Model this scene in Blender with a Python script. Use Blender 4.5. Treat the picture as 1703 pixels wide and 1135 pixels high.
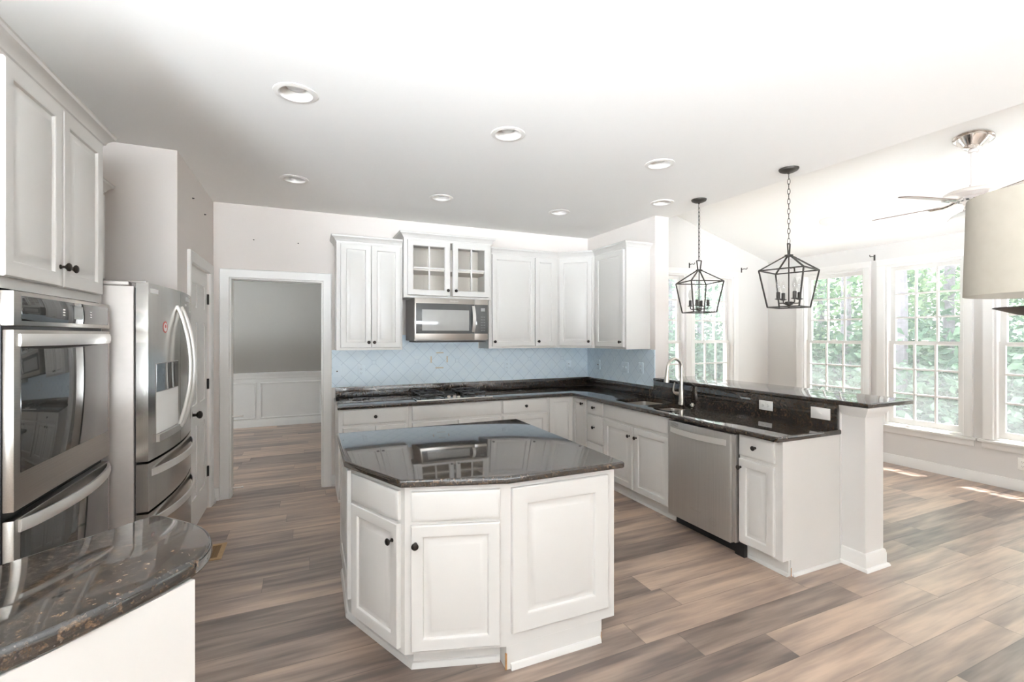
import bpy, bmesh, math, random
from mathutils import Matrix, Vector

for o in list(bpy.data.objects):
    bpy.data.objects.remove(o)
SC = bpy.context.scene
COL = SC.collection
PI = math.pi
random.seed(7)

# ------------------------------------------------------------------ camera
FPX, V0, CAMH, YAW = 770.0, 558.1, 1.515, 0.417
cam_d = bpy.data.cameras.new('camera')
cam_d.sensor_fit = 'HORIZONTAL'
cam_d.sensor_width = 36.0
cam_d.lens = 36.0 * FPX / 1703.0
cam_d.shift_y = (V0 - 567.5) / 1703.0
cam_d.clip_start = 0.03
cam_d.clip_end = 300
cam = bpy.data.objects.new('camera', cam_d)
cam.location = (0, 0, CAMH)
cam.rotation_euler = (PI / 2, 0, -YAW)
COL.objects.link(cam)
SC.camera = cam

# ------------------------------------------------------------------ light
world = bpy.data.worlds.new('sky')
SC.world = world
world.use_nodes = True
bg = world.node_tree.nodes['Background']
# white sky above, horizon kept dim, lower half brightened to light the ceiling
_wt = world.node_tree
_tc = _wt.nodes.new('ShaderNodeTexCoord')
_sx = _wt.nodes.new('ShaderNodeSeparateXYZ')
_cr = _wt.nodes.new('ShaderNodeValToRGB')
_wt.links.new(_tc.outputs['Generated'], _sx.inputs[0])
_ma = _wt.nodes.new('ShaderNodeMath'); _ma.operation = 'MULTIPLY_ADD'
_ma.inputs[1].default_value = 0.5; _ma.inputs[2].default_value = 0.5
_wt.links.new(_sx.outputs[2], _ma.inputs[0])
_wt.links.new(_ma.outputs[0], _cr.inputs[0])
_e = _cr.color_ramp.elements
_e[0].position, _e[0].color = 0.465, (0.88, 0.94, 1.0, 1)
_e[1].position, _e[1].color = 0.66, (0.115, 0.121, 0.128, 1)
for _p, _c in ((0.488, (0.04, 0.042, 0.042, 1)), (0.56, (0.052, 0.055, 0.056, 1))):
    _x = _e.new(_p); _x.color = _c
_wt.links.new(_cr.outputs[0], bg.inputs['Color'])
bg.inputs['Strength'].default_value = 27.0
sun_d = bpy.data.lights.new('sun', 'SUN')
sun_d.energy = 12.0
sun_d.angle = 0.009
sun_d.color = (1.0, 0.975, 0.94)
sun = bpy.data.objects.new('sun', sun_d)
SUN_EL, SUN_AZ = math.radians(66), math.radians(-24)     # azimuth measured from +X towards +Y
sd = Vector((math.cos(SUN_EL) * math.cos(SUN_AZ), math.cos(SUN_EL) * math.sin(SUN_AZ), math.sin(SUN_EL)))
sun.rotation_euler = sd.to_track_quat('Z', 'Y').to_euler()
sun.location = (12, 0, 14)
COL.objects.link(sun)
SC.view_settings.view_transform = 'Standard'
SC.view_settings.look = 'None'
SC.view_settings.gamma = 1.0
SC.view_settings.use_curve_mapping = False
SC.view_settings.exposure = 1.0
cy = SC.cycles
cy.max_bounces = 14
cy.diffuse_bounces = 8
cy.glossy_bounces = 6
cy.transmission_bounces = 8
cy.transparent_max_bounces = 16
cy.caustics_reflective = False
cy.caustics_refractive = False
cy.sample_clamp_indirect = 8.0

# ------------------------------------------------------------------ materials
def hexc(r, g, b):
    def f(c):
        c /= 255.0
        return c / 12.92 if c <= 0.04045 else ((c + 0.055) / 1.055) ** 2.4
    return (f(r), f(g), f(b), 1)

class NT:
    def __init__(s, name):
        s.m = bpy.data.materials.new(name)
        s.m.use_nodes = True
        s.t = s.m.node_tree
        s.b = s.t.nodes['Principled BSDF']
        s.out = s.t.nodes['Material Output']
    def n(s, typ, **kw):
        nd = s.t.nodes.new(typ)
        for k, v in kw.items():
            setattr(nd, k, v)
        return nd
    def l(s, a, b):
        s.t.links.new(a, b)
    def val(s, sock, v):
        if hasattr(v, 'links') or hasattr(v, 'is_output'):
            s.l(v, sock)
        else:
            sock.default_value = v
    def math(s, op, a, b=None, c=None):
        nd = s.n('ShaderNodeMath', operation=op)
        s.val(nd.inputs[0], a)
        if b is not None: s.val(nd.inputs[1], b)
        if c is not None: s.val(nd.inputs[2], c)
        return nd.outputs[0]
    def mix(s, f, a, b, mode='MIX'):
        nd = s.n('ShaderNodeMix', data_type='RGBA', blend_type=mode)
        s.val(nd.inputs[0], f); s.val(nd.inputs[6], a); s.val(nd.inputs[7], b)
        return nd.outputs[2]
    def coord(s, kind='Object'):
        return s.n('ShaderNodeTexCoord').outputs[kind]
    def ramp(s, f, stops):
        nd = s.n('ShaderNodeValToRGB')
        e = nd.color_ramp.elements
        e[0].position, e[0].color = stops[0]
        e[1].position, e[1].color = stops[-1]
        for p, c in stops[1:-1]:
            x = e.new(p); x.color = c
        s.l(f, nd.inputs[0])
        return nd.outputs[0]
    def noise(s, vec, scale, detail=2, rough=0.5, dim='3D'):
        nd = s.n('ShaderNodeTexNoise', noise_dimensions=dim)
        s.l(vec, nd.inputs['Vector'])
        nd.inputs['Scale'].default_value = scale
        nd.inputs['Detail'].default_value = detail
        nd.inputs['Roughness'].default_value = rough
        return nd.outputs['Fac']
    def bump(s, h, strength=0.2, dist=0.002):
        nd = s.n('ShaderNodeBump')
        nd.inputs['Strength'].default_value = strength
        nd.inputs['Distance'].default_value = dist
        s.l(h, nd.inputs['Height'])
        s.l(nd.outputs[0], s.b.inputs['Normal'])

def simple(name, col, rough=0.5, metal=0.0, var=0.03, scale=6.0, spec=0.5, bump=0.0, bscale=200.0):
    t = NT(name)
    v = t.coord()
    f = t.noise(v, scale, 3)
    dark = tuple(c * (1 - var) for c in col[:3]) + (1,)
    lite = tuple(min(1, c * (1 + var)) for c in col[:3]) + (1,)
    t.l(t.ramp(f, [(0.3, dark), (0.7, lite)]), t.b.inputs['Base Color'])
    t.b.inputs['Roughness'].default_value = rough
    t.b.inputs['Metallic'].default_value = metal
    t.b.inputs['Specular IOR Level'].default_value = spec
    if bump:
        t.bump(t.noise(v, bscale, 2), bump, 0.001)
    return t.m

M = {}
M['cab'] = simple('white_cabinet_paint', hexc(209, 207, 203), 0.32, var=0.012, scale=3)
M['cabin'] = simple('cabinet_interior', hexc(226, 220, 210), 0.5, var=0.02)
M['trim'] = simple('white_trim_paint', hexc(226, 225, 222), 0.35, var=0.01, scale=3)
M['wall'] = simple('greige_wall_paint', hexc(222, 216, 211), 0.75, var=0.012, scale=1.6, bump=0.04, bscale=260)
M['wallr'] = simple('pale_wall_paint', hexc(214, 212, 209), 0.75, var=0.012, scale=1.6, bump=0.04, bscale=260)
M['ceil'] = simple('ceiling_paint', hexc(250, 250, 248), 0.85, var=0.008, scale=1.2, bump=0.05, bscale=180)
M['dining'] = simple('taupe_wall_paint', hexc(152, 150, 145), 0.75, var=0.015, scale=1.6)
M['wains'] = simple('wainscot_paint', hexc(222, 224, 223), 0.45, var=0.01)
M['bronze'] = simple('oil_rubbed_bronze', hexc(46, 41, 37), 0.38, metal=0.75, var=0.2, scale=60)
M['iron'] = simple('dark_bronze_iron', hexc(62, 58, 54), 0.5, metal=0.5, var=0.12, scale=40)
M['black'] = simple('black_enamel', hexc(22, 22, 23), 0.35, var=0.1)
M['castiron'] = simple('cast_iron', hexc(54, 54, 55), 0.42, var=0.2, scale=80, bump=0.2, bscale=300)
M['nickel'] = simple('brushed_nickel', hexc(205, 199, 190), 0.28, metal=1.0, var=0.03, scale=40)
M['chrome'] = simple('polished_nickel', hexc(232, 228, 224), 0.12, metal=1.0, var=0.01)
M['fanmetal'] = simple('pale_satin_metal', hexc(236, 230, 226), 0.35, metal=0.6, var=0.01)
M['plate'] = simple('white_plastic', hexc(242, 241, 238), 0.35, var=0.01)
M['slot'] = simple('dark_slot', hexc(60, 58, 56), 0.5, var=0.05)
M['blueplate'] = simple('blue_painted_plate', hexc(226, 242, 253), 0.4, var=0.02)
M['white_gloss'] = simple('white_enamel', hexc(244, 243, 240), 0.25, var=0.01)
M['reflector'] = simple('baffle_white', hexc(238, 236, 232), 0.3, var=0.01)
M['bulb'] = simple('frosted_bulb', hexc(228, 228, 226), 0.25, var=0.02)
M['shade'] = simple('linen_shade', hexc(148, 140, 128), 0.9, var=0.03, scale=30, bump=0.15, bscale=900)
M['fanblade'] = simple('pale_fan_blade', hexc(224, 218, 214), 0.35, var=0.02)
M['bladeedge'] = simple('blade_edge', hexc(128, 112, 106), 0.5, var=0.03)
M['brass'] = simple('oak_vent', hexc(176, 146, 106), 0.5, var=0.08, scale=30)
M['ventslot'] = simple('vent_slats', hexc(120, 92, 58), 0.55, var=0.1, scale=60)
M['sticker'] = simple('white_sticker', hexc(232, 232, 230), 0.5, var=0.01)
M['redst'] = simple('red_sticker', hexc(206, 96, 92), 0.5, var=0.03)
M['rawwood'] = simple('chipped_raw_wood', hexc(176, 132, 88), 0.7, var=0.2, scale=40)
M['caulk'] = simple('beige_grout', hexc(216, 208, 192), 0.7, var=0.03)
M['bark'] = simple('tree_bark', hexc(112, 107, 113), 0.9, var=0.3, scale=9, bump=0.5, bscale=30)
M['ground'] = simple('forest_floor', hexc(46, 54, 40), 0.95, var=0.35, scale=1.5)
M['bounce_slab'] = simple('pale_bounce_slab', hexc(226, 224, 218), 0.8, var=0.03)  # pale tone of the added slab that bounces sunlight indoors
M['display'] = simple('display_film', hexc(150, 154, 154), 0.2, var=0.03)
M['logo'] = simple('printed_mark', hexc(228, 226, 222), 0.3, metal=0.3, var=0.01)
M['logod'] = simple('etched_mark', hexc(178, 174, 166), 0.35, metal=0.6, var=0.01)

def steel(name, col, rough, axis, strength=0.06):
    t = NT(name)
    v = t.coord()
    mp = t.n('ShaderNodeMapping')
    sc = [260, 260, 260]; sc[axis] = 2.0
    mp.inputs['Scale'].default_value = sc
    t.l(v, mp.inputs['Vector'])
    f = t.noise(mp.outputs[0], 1.0, 2)
    d = tuple(c * 0.93 for c in col[:3]) + (1,)
    l = tuple(min(1, c * 1.05) for c in col[:3]) + (1,)
    t.l(t.ramp(f, [(0.3, d), (0.7, l)]), t.b.inputs['Base Color'])
    t.b.inputs['Metallic'].default_value = 1.0
    t.b.inputs['Roughness'].default_value = rough
    t.bump(f, strength, 0.0005)
    return t.m
M['steel'] = steel('brushed_stainless', hexc(186, 181, 174), 0.30, 0)
M['steelv'] = steel('brushed_stainless_upright', hexc(190, 187, 182), 0.42, 2); M['steelv'].node_tree.nodes['Principled BSDF'].inputs['Metallic'].default_value = 0.82
M['steelside'] = simple('grey_appliance_side', hexc(176, 171, 166), 0.42, metal=0.55, var=0.02, scale=30)
M['steelbar'] = simple('bright_stainless', hexc(232, 230, 226), 0.3, metal=0.7, var=0.01)
M['steelf'] = steel('fridge_door_stainless', hexc(192, 189, 184), 0.20, 2, 0.03)
M['sinksteel'] = steel('satin_sink_steel', hexc(205, 199, 190), 0.33, 1)

def glossy_black(name, col, rough=0.04, spec=0.8):
    t = NT(name)
    v = t.coord()
    f = t.noise(v, 5, 2)
    t.l(t.ramp(f, [(0.3, tuple(c * 0.9 for c in col[:3]) + (1,)), (0.7, col)]), t.b.inputs['Base Color'])
    t.b.inputs['Roughness'].default_value = rough
    t.b.inputs['Specular IOR Level'].default_value = spec
    t.b.inputs['IOR'].default_value = 1.6
    return t.m
M['oglass'] = glossy_black('dark_oven_glass', hexc(52, 52, 50))
M['mwglass'] = glossy_black('microwave_glass', hexc(84, 85, 84), 0.06, 0.5)
M['mwmesh'] = glossy_black('microwave_window_mesh', hexc(168, 168, 165), 0.12, 0.5)

def granite():
    t = NT('dark_speckled_granite')
    v = t.coord()
    n1 = t.noise(v, 64, 5, 0.75)
    n2 = t.noise(v, 22, 3, 0.6)
    vo = t.n('ShaderNodeTexVoronoi', feature='F1')
    t.l(v, vo.inputs['Vector']); vo.inputs['Scale'].default_value = 140
    base = t.ramp(n1, [(0.32, (0.008, 0.008, 0.008, 1)), (0.5, (0.022, 0.019, 0.016, 1)), (0.60, (0.10, 0.062, 0.036, 1)), (0.70, (0.24, 0.16, 0.10, 1))])
    spec = t.ramp(vo.outputs['Distance'], [(0.10, (0.16, 0.14, 0.13, 1)), (0.28, (0.012, 0.011, 0.010, 1))])
    c = t.mix(t.math('MULTIPLY', n2, 0.5), base, spec)
    t.l(c, t.b.inputs['Base Color'])
    t.b.inputs['Roughness'].default_value = 0.05
    t.b.inputs['IOR'].default_value = 1.62
    t.b.inputs['Specular IOR Level'].default_value = 0.75
    t.b.inputs['Coat Weight'].default_value = 0.15
    t.b.inputs['Coat Roughness'].default_value = 0.03
    return t.m
M['granite'] = granite()

def floor_mat():
    t = NT('wood_plank_floor')
    v = t.coord()
    sp = t.n('ShaderNodeSeparateXYZ'); t.l(v, sp.inputs[0])
    W, L = 0.182, 1.22
    yy = t.math('DIVIDE', t.math('ADD', sp.outputs[1], 20.03), W)
    row = t.math('FLOOR', yy); fy = t.math('FRACT', yy)
    wn = t.n('ShaderNodeTexWhiteNoise', noise_dimensions='1D'); t.l(row, wn.inputs['W'])
    xx = t.math('ADD', t.math('DIVIDE', t.math('ADD', sp.outputs[0], 20.0), L), wn.outputs[0])
    colm = t.math('FLOOR', xx); fx = t.math('FRACT', xx)
    cb = t.n('ShaderNodeCombineXYZ'); t.l(row, cb.inputs[0]); t.l(colm, cb.inputs[1])
    wn2 = t.n('ShaderNodeTexWhiteNoise', noise_dimensions='2D'); t.l(cb.outputs[0], wn2.inputs['Vector'])
    rnd = wn2.outputs[0]
    # grain, stretched along the plank and shifted plank by plank
    off = t.n('ShaderNodeVectorMath', operation='SCALE'); t.l(wn2.outputs[1], off.inputs[0]); off.inputs['Scale'].default_value = 60.0
    add = t.n('ShaderNodeVectorMath', operation='ADD'); t.l(v, add.inputs[0]); t.l(off.outputs[0], add.inputs[1])
    mp = t.n('ShaderNodeMapping'); mp.inputs['Scale'].default_value = (0.9, 9.0, 1.0); t.l(add.outputs[0], mp.inputs['Vector'])
    streak = t.noise(mp.outputs[0], 1.6, 3, 0.55)
    mp2 = t.n('ShaderNodeMapping'); mp2.inputs['Scale'].default_value = (3.0, 70.0, 1.0); t.l(add.outputs[0], mp2.inputs['Vector'])
    fine = t.noise(mp2.outputs[0], 1.0, 4, 0.65)
    tone = t.math('ADD', t.math('MULTIPLY', rnd, 0.26), t.math('MULTIPLY', streak, 0.74))
    c = t.ramp(tone, [(0.30, hexc(92, 80, 74)), (0.43, hexc(134, 117, 106)), (0.55, hexc(166, 144, 128)), (0.70, hexc(202, 177, 155))])
    c = t.mix(t.math('MULTIPLY', fine, 0.22), c, hexc(104, 90, 82))
    # seams
    ey = t.math('MINIMUM', fy, t.math('SUBTRACT', 1.0, fy))
    ex = t.math('MINIMUM', fx, t.math('SUBTRACT', 1.0, fx))
    sy = t.math('LESS_THAN', ey, 0.010)
    sx = t.math('LESS_THAN', ex, 0.0016)
    seam = t.math('MAXIMUM', sy, sx)
    c = t.mix(t.math('MULTIPLY', seam, 0.5), c, hexc(60, 50, 45))
    t.l(c, t.b.inputs['Base Color'])
    t.l(t.math('ADD', 0.30, t.math('MULTIPLY', fine, 0.14)), t.b.inputs['Roughness'])
    t.b.inputs['Specular IOR Level'].default_value = 0.75
    t.b.inputs['Coat Weight'].default_value = 0.4
    t.b.inputs['Coat Roughness'].default_value = 0.38
    h = t.math('SUBTRACT', t.math('MULTIPLY', fine, 0.15), seam)
    t.bump(h, 0.25, 0.0012)
    return t.m
M['floor'] = floor_mat()

def tile_mat(name, ax, p0, z0, phase):
    """painted tile laid on the diagonal with small square insets; ax = axis running along the wall"""
    t = NT(name)
    v = t.coord()
    sp = t.n('ShaderNodeSeparateXYZ'); t.l(v, sp.inputs[0])
    D = 0.150
    a = t.math('DIVIDE', t.math('SUBTRACT', sp.outputs[ax], p0), D)
    b = t.math('DIVIDE', t.math('SUBTRACT', sp.outputs[2], z0), D)
    u = t.math('ADD', a, b); w = t.math('SUBTRACT', a, b)
    def edge(q):
        f = t.math('FRACT', t.math('ADD', q, 40.0))
        return t.math('MINIMUM', f, t.math('SUBTRACT', 1.0, f))
    g = t.math('MINIMUM', edge(u), edge(w))
    # inset squares, every third diagonal
    def near(q, per):
        f = t.math('FRACT', t.math('ADD', t.math('DIVIDE', q, per), 20.5))
        return t.math('MULTIPLY', t.math('ABSOLUTE', t.math('SUBTRACT', f, 0.5)), per)
    da = near(a, 3.0)
    db = t.math('ABSOLUTE', b)
    cheb = t.math('MAXIMUM', da, db)
    inside = t.math('LESS_THAN', cheb, 0.125)
    ring = t.math('LESS_THAN', t.math('ABSOLUTE', t.math('SUBTRACT', cheb, 0.125)), 0.014)
    line = t.math('LESS_THAN', g, 0.020)
    line = t.math('MULTIPLY', line, t.math('SUBTRACT', 1.0, inside))
    line = t.math('MAXIMUM', line, ring)
    n = t.noise(v, 9, 2)
    base = t.ramp(n, [(0.3, hexc(224, 241, 253)), (0.7, hexc(230, 245, 254))])
    c = t.mix(t.math('MULTIPLY', line, 0.45), base, hexc(160, 184, 204))
    t.l(c, t.b.inputs['Base Color'])
    t.b.inputs['Roughness'].default_value = 0.38
    t.bump(t.math('SUBTRACT', 1.0, line), 0.35, 0.0015)
    return t.m
M['tile_back'] = tile_mat('blue_painted_tile', 0, 0.638, 1.234, 0)
M['tile_side'] = tile_mat('blue_painted_tile_return', 1, 4.42, 1.234, 0)

def glass(name, haze, tint=(1, 1, 1, 1)):
    t = NT(name)
    t.t.nodes.remove(t.b)
    tr = t.n('ShaderNodeBsdfTransparent'); tr.inputs[0].default_value = tint
    gl = t.n('ShaderNodeBsdfGlossy'); gl.inputs['Roughness'].default_value = 0.02
    tl = t.n('ShaderNodeBsdfTranslucent')
    nz = t.noise(t.coord(), 3.0, 3)
    t.l(t.ramp(nz, [(0.3, (0.86, 0.92, 0.97, 1)), (0.7, (0.97, 0.99, 1, 1))]), tl.inputs[0])
    m1 = t.n('ShaderNodeMixShader'); m1.inputs[0].default_value = haze
    t.l(tr.outputs[0], m1.inputs[1]); t.l(tl.outputs[0], m1.inputs[2])
    fr = t.n('ShaderNodeFresnel')
    ge = t.n('ShaderNodeNewGeometry')
    # same thin-pane reflectance on both faces of the sheet
    t.l(t.math('ADD', 1.45, t.math('MULTIPLY', ge.outputs['Backfacing'], 1 / 1.45 - 1.45)), fr.inputs[0])
    m2 = t.n('ShaderNodeMixShader')
    t.l(fr.outputs[0], m2.inputs[0]); t.l(m1.outputs[0], m2.inputs[1]); t.l(gl.outputs[0], m2.inputs[2])
    t.l(m2.outputs[0], t.out.inputs[0])
    return t.m
M['pane'] = glass('hazy_window_glass', 0.05)  # milky share imitates the washed-out glare of the bright outdoors
M['cabglass'] = glass('clear_cabinet_glass', 0.03)
M['bulbglass'] = glass('clear_bulb_glass', 0.12)

def leaf_mat(name, c1, c2):
    t = NT(name)
    oi = t.noise(t.coord(), 2.3, 3)
    c = t.ramp(oi, [(0.3, c1), (0.7, c2)])
    t.l(c, t.b.inputs['Base Color'])
    t.b.inputs['Roughness'].default_value = 0.5
    tl = t.n('ShaderNodeBsdfTranslucent'); t.l(c, tl.inputs[0])
    mx = t.n('ShaderNodeMixShader'); mx.inputs[0].default_value = 0.45
    t.l(t.b.outputs[0], mx.inputs[1]); t.l(tl.outputs[0], mx.inputs[2]); t.l(mx.outputs[0], t.out.inputs[0])
    return t.m
M['leaf'] = leaf_mat('green_leaves', hexc(74, 102, 72), hexc(150, 172, 134))
M['leaf2'] = leaf_mat('dark_green_leaves', hexc(64, 92, 78), hexc(122, 150, 124))

M['leaf3'] = leaf_mat('shrub_leaves', hexc(56, 80, 66), hexc(104, 130, 106))

# ------------------------------------------------------------------ mesh builder
class MB:
    def __init__(s, T=None):
        s.bm = bmesh.new()
        s.T = T or Matrix.Identity(4)
    def _v(s, p):
        return s.bm.verts.new(s.T @ Vector(p))
    def box(s, x0, x1, y0, y1, z0, z1, bev=0.0, seg=2):
        v = [s._v((x, y, z)) for x in (x0, x1) for y in (y0, y1) for z in (z0, z1)]
        fs = [(0, 1, 3, 2), (4, 6, 7, 5), (0, 4, 5, 1), (2, 3, 7, 6), (0, 2, 6, 4), (1, 5, 7, 3)]
        F = [s.bm.faces.new([v[i] for i in f]) for f in fs]
        if bev > 0:
            es = list({e for f in F for e in f.edges})
            bmesh.ops.bevel(s.bm, geom=es, offset=bev, segments=seg, profile=0.5, affect='EDGES')
        return s
    def loops(s, loops, cap0=True, cap1=True, closed=True):
        L = [[s._v(p) for p in lp] for lp in loops]
        n = len(L[0])
        for a, b in zip(L, L[1:]):
            for i in range(n if closed else n - 1):
                j = (i + 1) % n
                s.bm.faces.new((a[i], a[j], b[j], b[i]))
        if cap0: s.bm.faces.new(list(reversed(L[0])))
        if cap1: s.bm.faces.new(L[-1])
        return s
    def prism(s, outer, z0, z1, holes=(), bev=0.0, seg=3):
        """polygon (xy) with holes, extruded z0..z1; the outer top/bottom edges may be rounded"""
        rings = [outer] + list(holes)
        def cap(z, ins):
            es = []
            vs = []
            for k, r in enumerate(rings):
                r2 = offset_poly(r, -ins) if (k == 0 and ins) else r
                vv = [s._v((p[0], p[1], z)) for p in r2]
                vs.append(vv)
                for i in range(len(vv)):
                    es.append(s.bm.edges.new((vv[i], vv[(i + 1) % len(vv)])))
            if holes:
                bmesh.ops.triangle_fill(s.bm, use_beauty=True, use_dissolve=False, edges=es)
            else:
                s.bm.faces.new(vs[0])
            return vs
        lo = cap(z0, bev); hi = cap(z1, bev)
        prof = []
        if bev:
            for k in range(1, seg):
                a = k / seg * PI / 2
                prof.append((bev * (1 - math.sin(a)), z0 + bev * (1 - math.cos(a))))
            prof.append((0, z0 + bev))
            prof.append((0, z1 - bev))
            for k in range(1, seg):
                a = k / seg * PI / 2
                prof.append((bev * (1 - math.cos(a)), z1 - bev * (1 - math.sin(a))))
        rows = [lo[0]]
        for ins, z in prof:
            r2 = offset_poly(outer, -ins) if ins else outer
            rows.append([s._v((p[0], p[1], z)) for p in r2])
        rows.append(hi[0])
        for a, b in zip(rows, rows[1:]):
            n = len(a)
            for i in range(n):
                j = (i + 1) % n
                s.bm.faces.new((a[i], a[j], b[j], b[i]))
        for k in range(1, len(rings)):
            a, b = lo[k], hi[k]
            n = len(a)
            for i in range(n):
                j = (i + 1) % n
                s.bm.faces.new((a[i], a[j], b[j], b[i]))
        return s
    def lathe(s, prof, c=(0, 0, 0), axis='z', seg=24, cap=True):
        """prof = [(radius, height)]"""
        rows = []
        for r, h in prof:
            row = []
            for k in range(seg):
                a = 2 * PI * k / seg
                p = (r * math.cos(a), r * math.sin(a), h)
                if axis == 'y': p = (p[0], -p[2], p[1])     # grows towards -y
                elif axis == 'x': p = (p[2], p[0], p[1])
                row.append((p[0] + c[0], p[1] + c[1], p[2] + c[2]))
            rows.append(row)
        return s.loops(rows, cap, cap)
    def tube(s, pts, r, seg=8, closed=False, rs=None):
        pts = [Vector(p) for p in pts]
        n = len(pts)
        rows = []
        prev = None
        for i, p in enumerate(pts):
            if closed: d = pts[(i + 1) % n] - pts[i - 1]
            else: d = pts[min(i + 1, n - 1)] - pts[max(i - 1, 0)]
            d.normalize()
            if prev is None:
                up = Vector((0, 0, 1)) if abs(d.z) < 0.9 else Vector((1, 0, 0))
                a = d.cross(up).normalized()
            else:
                a = (prev - d * prev.dot(d)).normalized()
            prev = a
            b = d.cross(a)
            rr = rs[i] if rs else r
            rows.append([p + (a * math.cos(2 * PI * k / seg) + b * math.sin(2 * PI * k / seg)) * rr for k in range(seg)])
        if closed: rows.append(rows[0])
        return s.loops(rows, not closed, not closed)
    def bar(s, p, q, w, h=None):
        """square bar from p to q"""
        p, q = Vector(p), Vector(q)
        d = (q - p).normalized()
        up = Vector((0, 0, 1)) if abs(d.z) < 0.95 else Vector((1, 0, 0))
        a = d.cross(up).normalized() * (w / 2)
        b = d.cross(a).normalized() * ((h or w) / 2)
        return s.loops([[c + a + b, c - a + b, c - a - b, c + a - b] for c in (p, q)])
    def sweep(s, path, prof, closed=False, side=1):
        """profile [(out, z)] carried along a plan polyline with mitred corners; side=1: out is to the right"""
        n = len(path)
        rows = []
        P = [Vector((p[0], p[1])) for p in path]
        for i in range(n):
            if closed or 0 < i < n - 1:
                d0 = (P[i] - P[i - 1]).normalized(); d1 = (P[(i + 1) % n] - P[i]).normalized()
            elif i == 0: d0 = d1 = (P[1] - P[0]).normalized()
            else: d0 = d1 = (P[-1] - P[-2]).normalized()
            n0 = Vector((d0.y, -d0.x)) * side; n1 = Vector((d1.y, -d1.x)) * side
            m = (n0 + n1)
            m = m / max(0.2, (1 + n0.dot(n1)))
            rows.append([(P[i].x + m.x * o, P[i].y + m.y * o, z) for o, z in prof])
        if closed: rows.append(rows[0])
        return s.loops(rows, not closed, not closed)
    def front(s, x0, x1, z0, z1, y=0.0, t=0.02, style='raised', fr=0.058):
        def ring(i, yy):
            return [(x0 + i, yy, z0 + i), (x1 - i, yy, z0 + i), (x1 - i, yy, z1 - i), (x0 + i, yy, z1 - i)]
        yf = y - t
        if style == 'slab':
            L = [(0, y), (0, yf + 0.007), (0.004, yf + 0.004), (0.012, yf + 0.001), (0.016, yf)]
        else:
            L = [(0, y), (0, yf + 0.004), (0.004, yf), (fr - 0.012, yf), (fr - 0.006, yf + 0.003), (fr - 0.002, yf + 0.012),
                 (fr + 0.006, yf + 0.013), (fr + 0.030, yf + 0.003), (fr + 0.034, yf + 0.002)]
        return s.loops([ring(i, yy) for i, yy in L])
    def build(s, name, mat, parent=None, loc=None, smooth=True):
        bmesh.ops.recalc_face_normals(s.bm, faces=list(s.bm.faces))
        me = bpy.data.meshes.new(name)
        s.bm.to_mesh(me); s.bm.free()
        if smooth:
            for p in me.polygons: p.use_smooth = True
            me.set_sharp_from_angle(angle=math.radians(32))
        me.materials.append(mat)
        o = bpy.data.objects.new(name, me)
        if loc: o.location = loc
        if parent: o.parent = parent
        COL.objects.link(o)
        return o

def offset_poly(poly, d):
    """offset a CCW polygon outwards by d (negative = inwards)"""
    n = len(poly); out = []
    for i in range(n):
        p0, p1, p2 = (Vector(poly[i - 1][:2]), Vector(poly[i][:2]), Vector(poly[(i + 1) % n][:2]))
        d0 = (p1 - p0).normalized(); d1 = (p2 - p1).normalized()
        n0 = Vector((d0.y, -d0.x)); n1 = Vector((d1.y, -d1.x))
        m = (n0 + n1) / max(0.25, 1 + n0.dot(n1))
        out.append((p1.x + m.x * d, p1.y + m.y * d))
    return out

def circle(cx, cy, r, n=24, cw=False):
    pts = [(cx + r * math.cos(2 * PI * k / n), cy + r * math.sin(2 * PI * k / n)) for k in range(n)]
    return pts[::-1] if cw else pts

def catmull(pts, sub=6, closed=False):
    P = [Vector(p) for p in pts]; n = len(P); out = []
    rng = range(n if closed else n - 1)
    for i in rng:
        p0 = P[(i - 1) % n] if closed or i > 0 else P[0]
        p1, p2 = P[i], P[(i + 1) % n]
        p3 = P[(i + 2) % n] if closed or i < n - 2 else P[-1]
        for k in range(sub):
            t = k / sub
            out.append(0.5 * ((2 * p1) + (p2 - p0) * t + (2 * p0 - 5 * p1 + 4 * p2 - p3) * t * t + (3 * p1 - p0 - 3 * p2 + p3) * t ** 3))
    if not closed: out.append(P[-1])
    return [tuple(p) for p in out]

def thing(name, label, cat, loc=(0, 0, 0), rotz=0.0, group=None):
    o = bpy.data.objects.new(name, None)
    o.empty_display_size = 0.1
    o.location = loc; o.rotation_euler = (0, 0, rotz)
    COL.objects.link(o)
    o['label'] = label; o['category'] = cat
    if group: o['group'] = group
    return o
def tag(o, label, cat, group=None, kind=None):
    o['label'] = label; o['category'] = cat
    if group: o['group'] = group
    if kind: o['kind'] = kind
    return o
def struct(name, mb, mat, parent=None):
    o = mb.build(name, mat, parent)
    if not parent: o['kind'] = 'structure'
    return o
def sroot(name, loc=(0, 0, 0), rotz=0.0):
    o = bpy.data.objects.new(name, None)
    o.location = loc; o.rotation_euler = (0, 0, rotz)
    COL.objects.link(o); o['kind'] = 'structure'
    return o
def dup(root, loc, label=None, rotz=None):
    r = root.copy(); COL.objects.link(r); r.location = loc
    if rotz is not None: r.rotation_euler = (0, 0, rotz)
    if label: r['label'] = label
    for ch in list(root.children):
        c = ch.copy(); COL.objects.link(c); c.parent = r
        for g in list(ch.children):
            d = g.copy(); COL.objects.link(d); d.parent = c
    return r
def face_T(P, Q):
    """frame on a vertical face running P->Q with its outside to the right: x along, -y outwards"""
    d = (Vector(Q) - Vector(P)).normalized()
    return Matrix(((d.x, -d.y, 0, P[0]), (d.y, d.x, 0, P[1]), (0, 0, 1, 0), (0, 0, 0, 1)))

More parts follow.
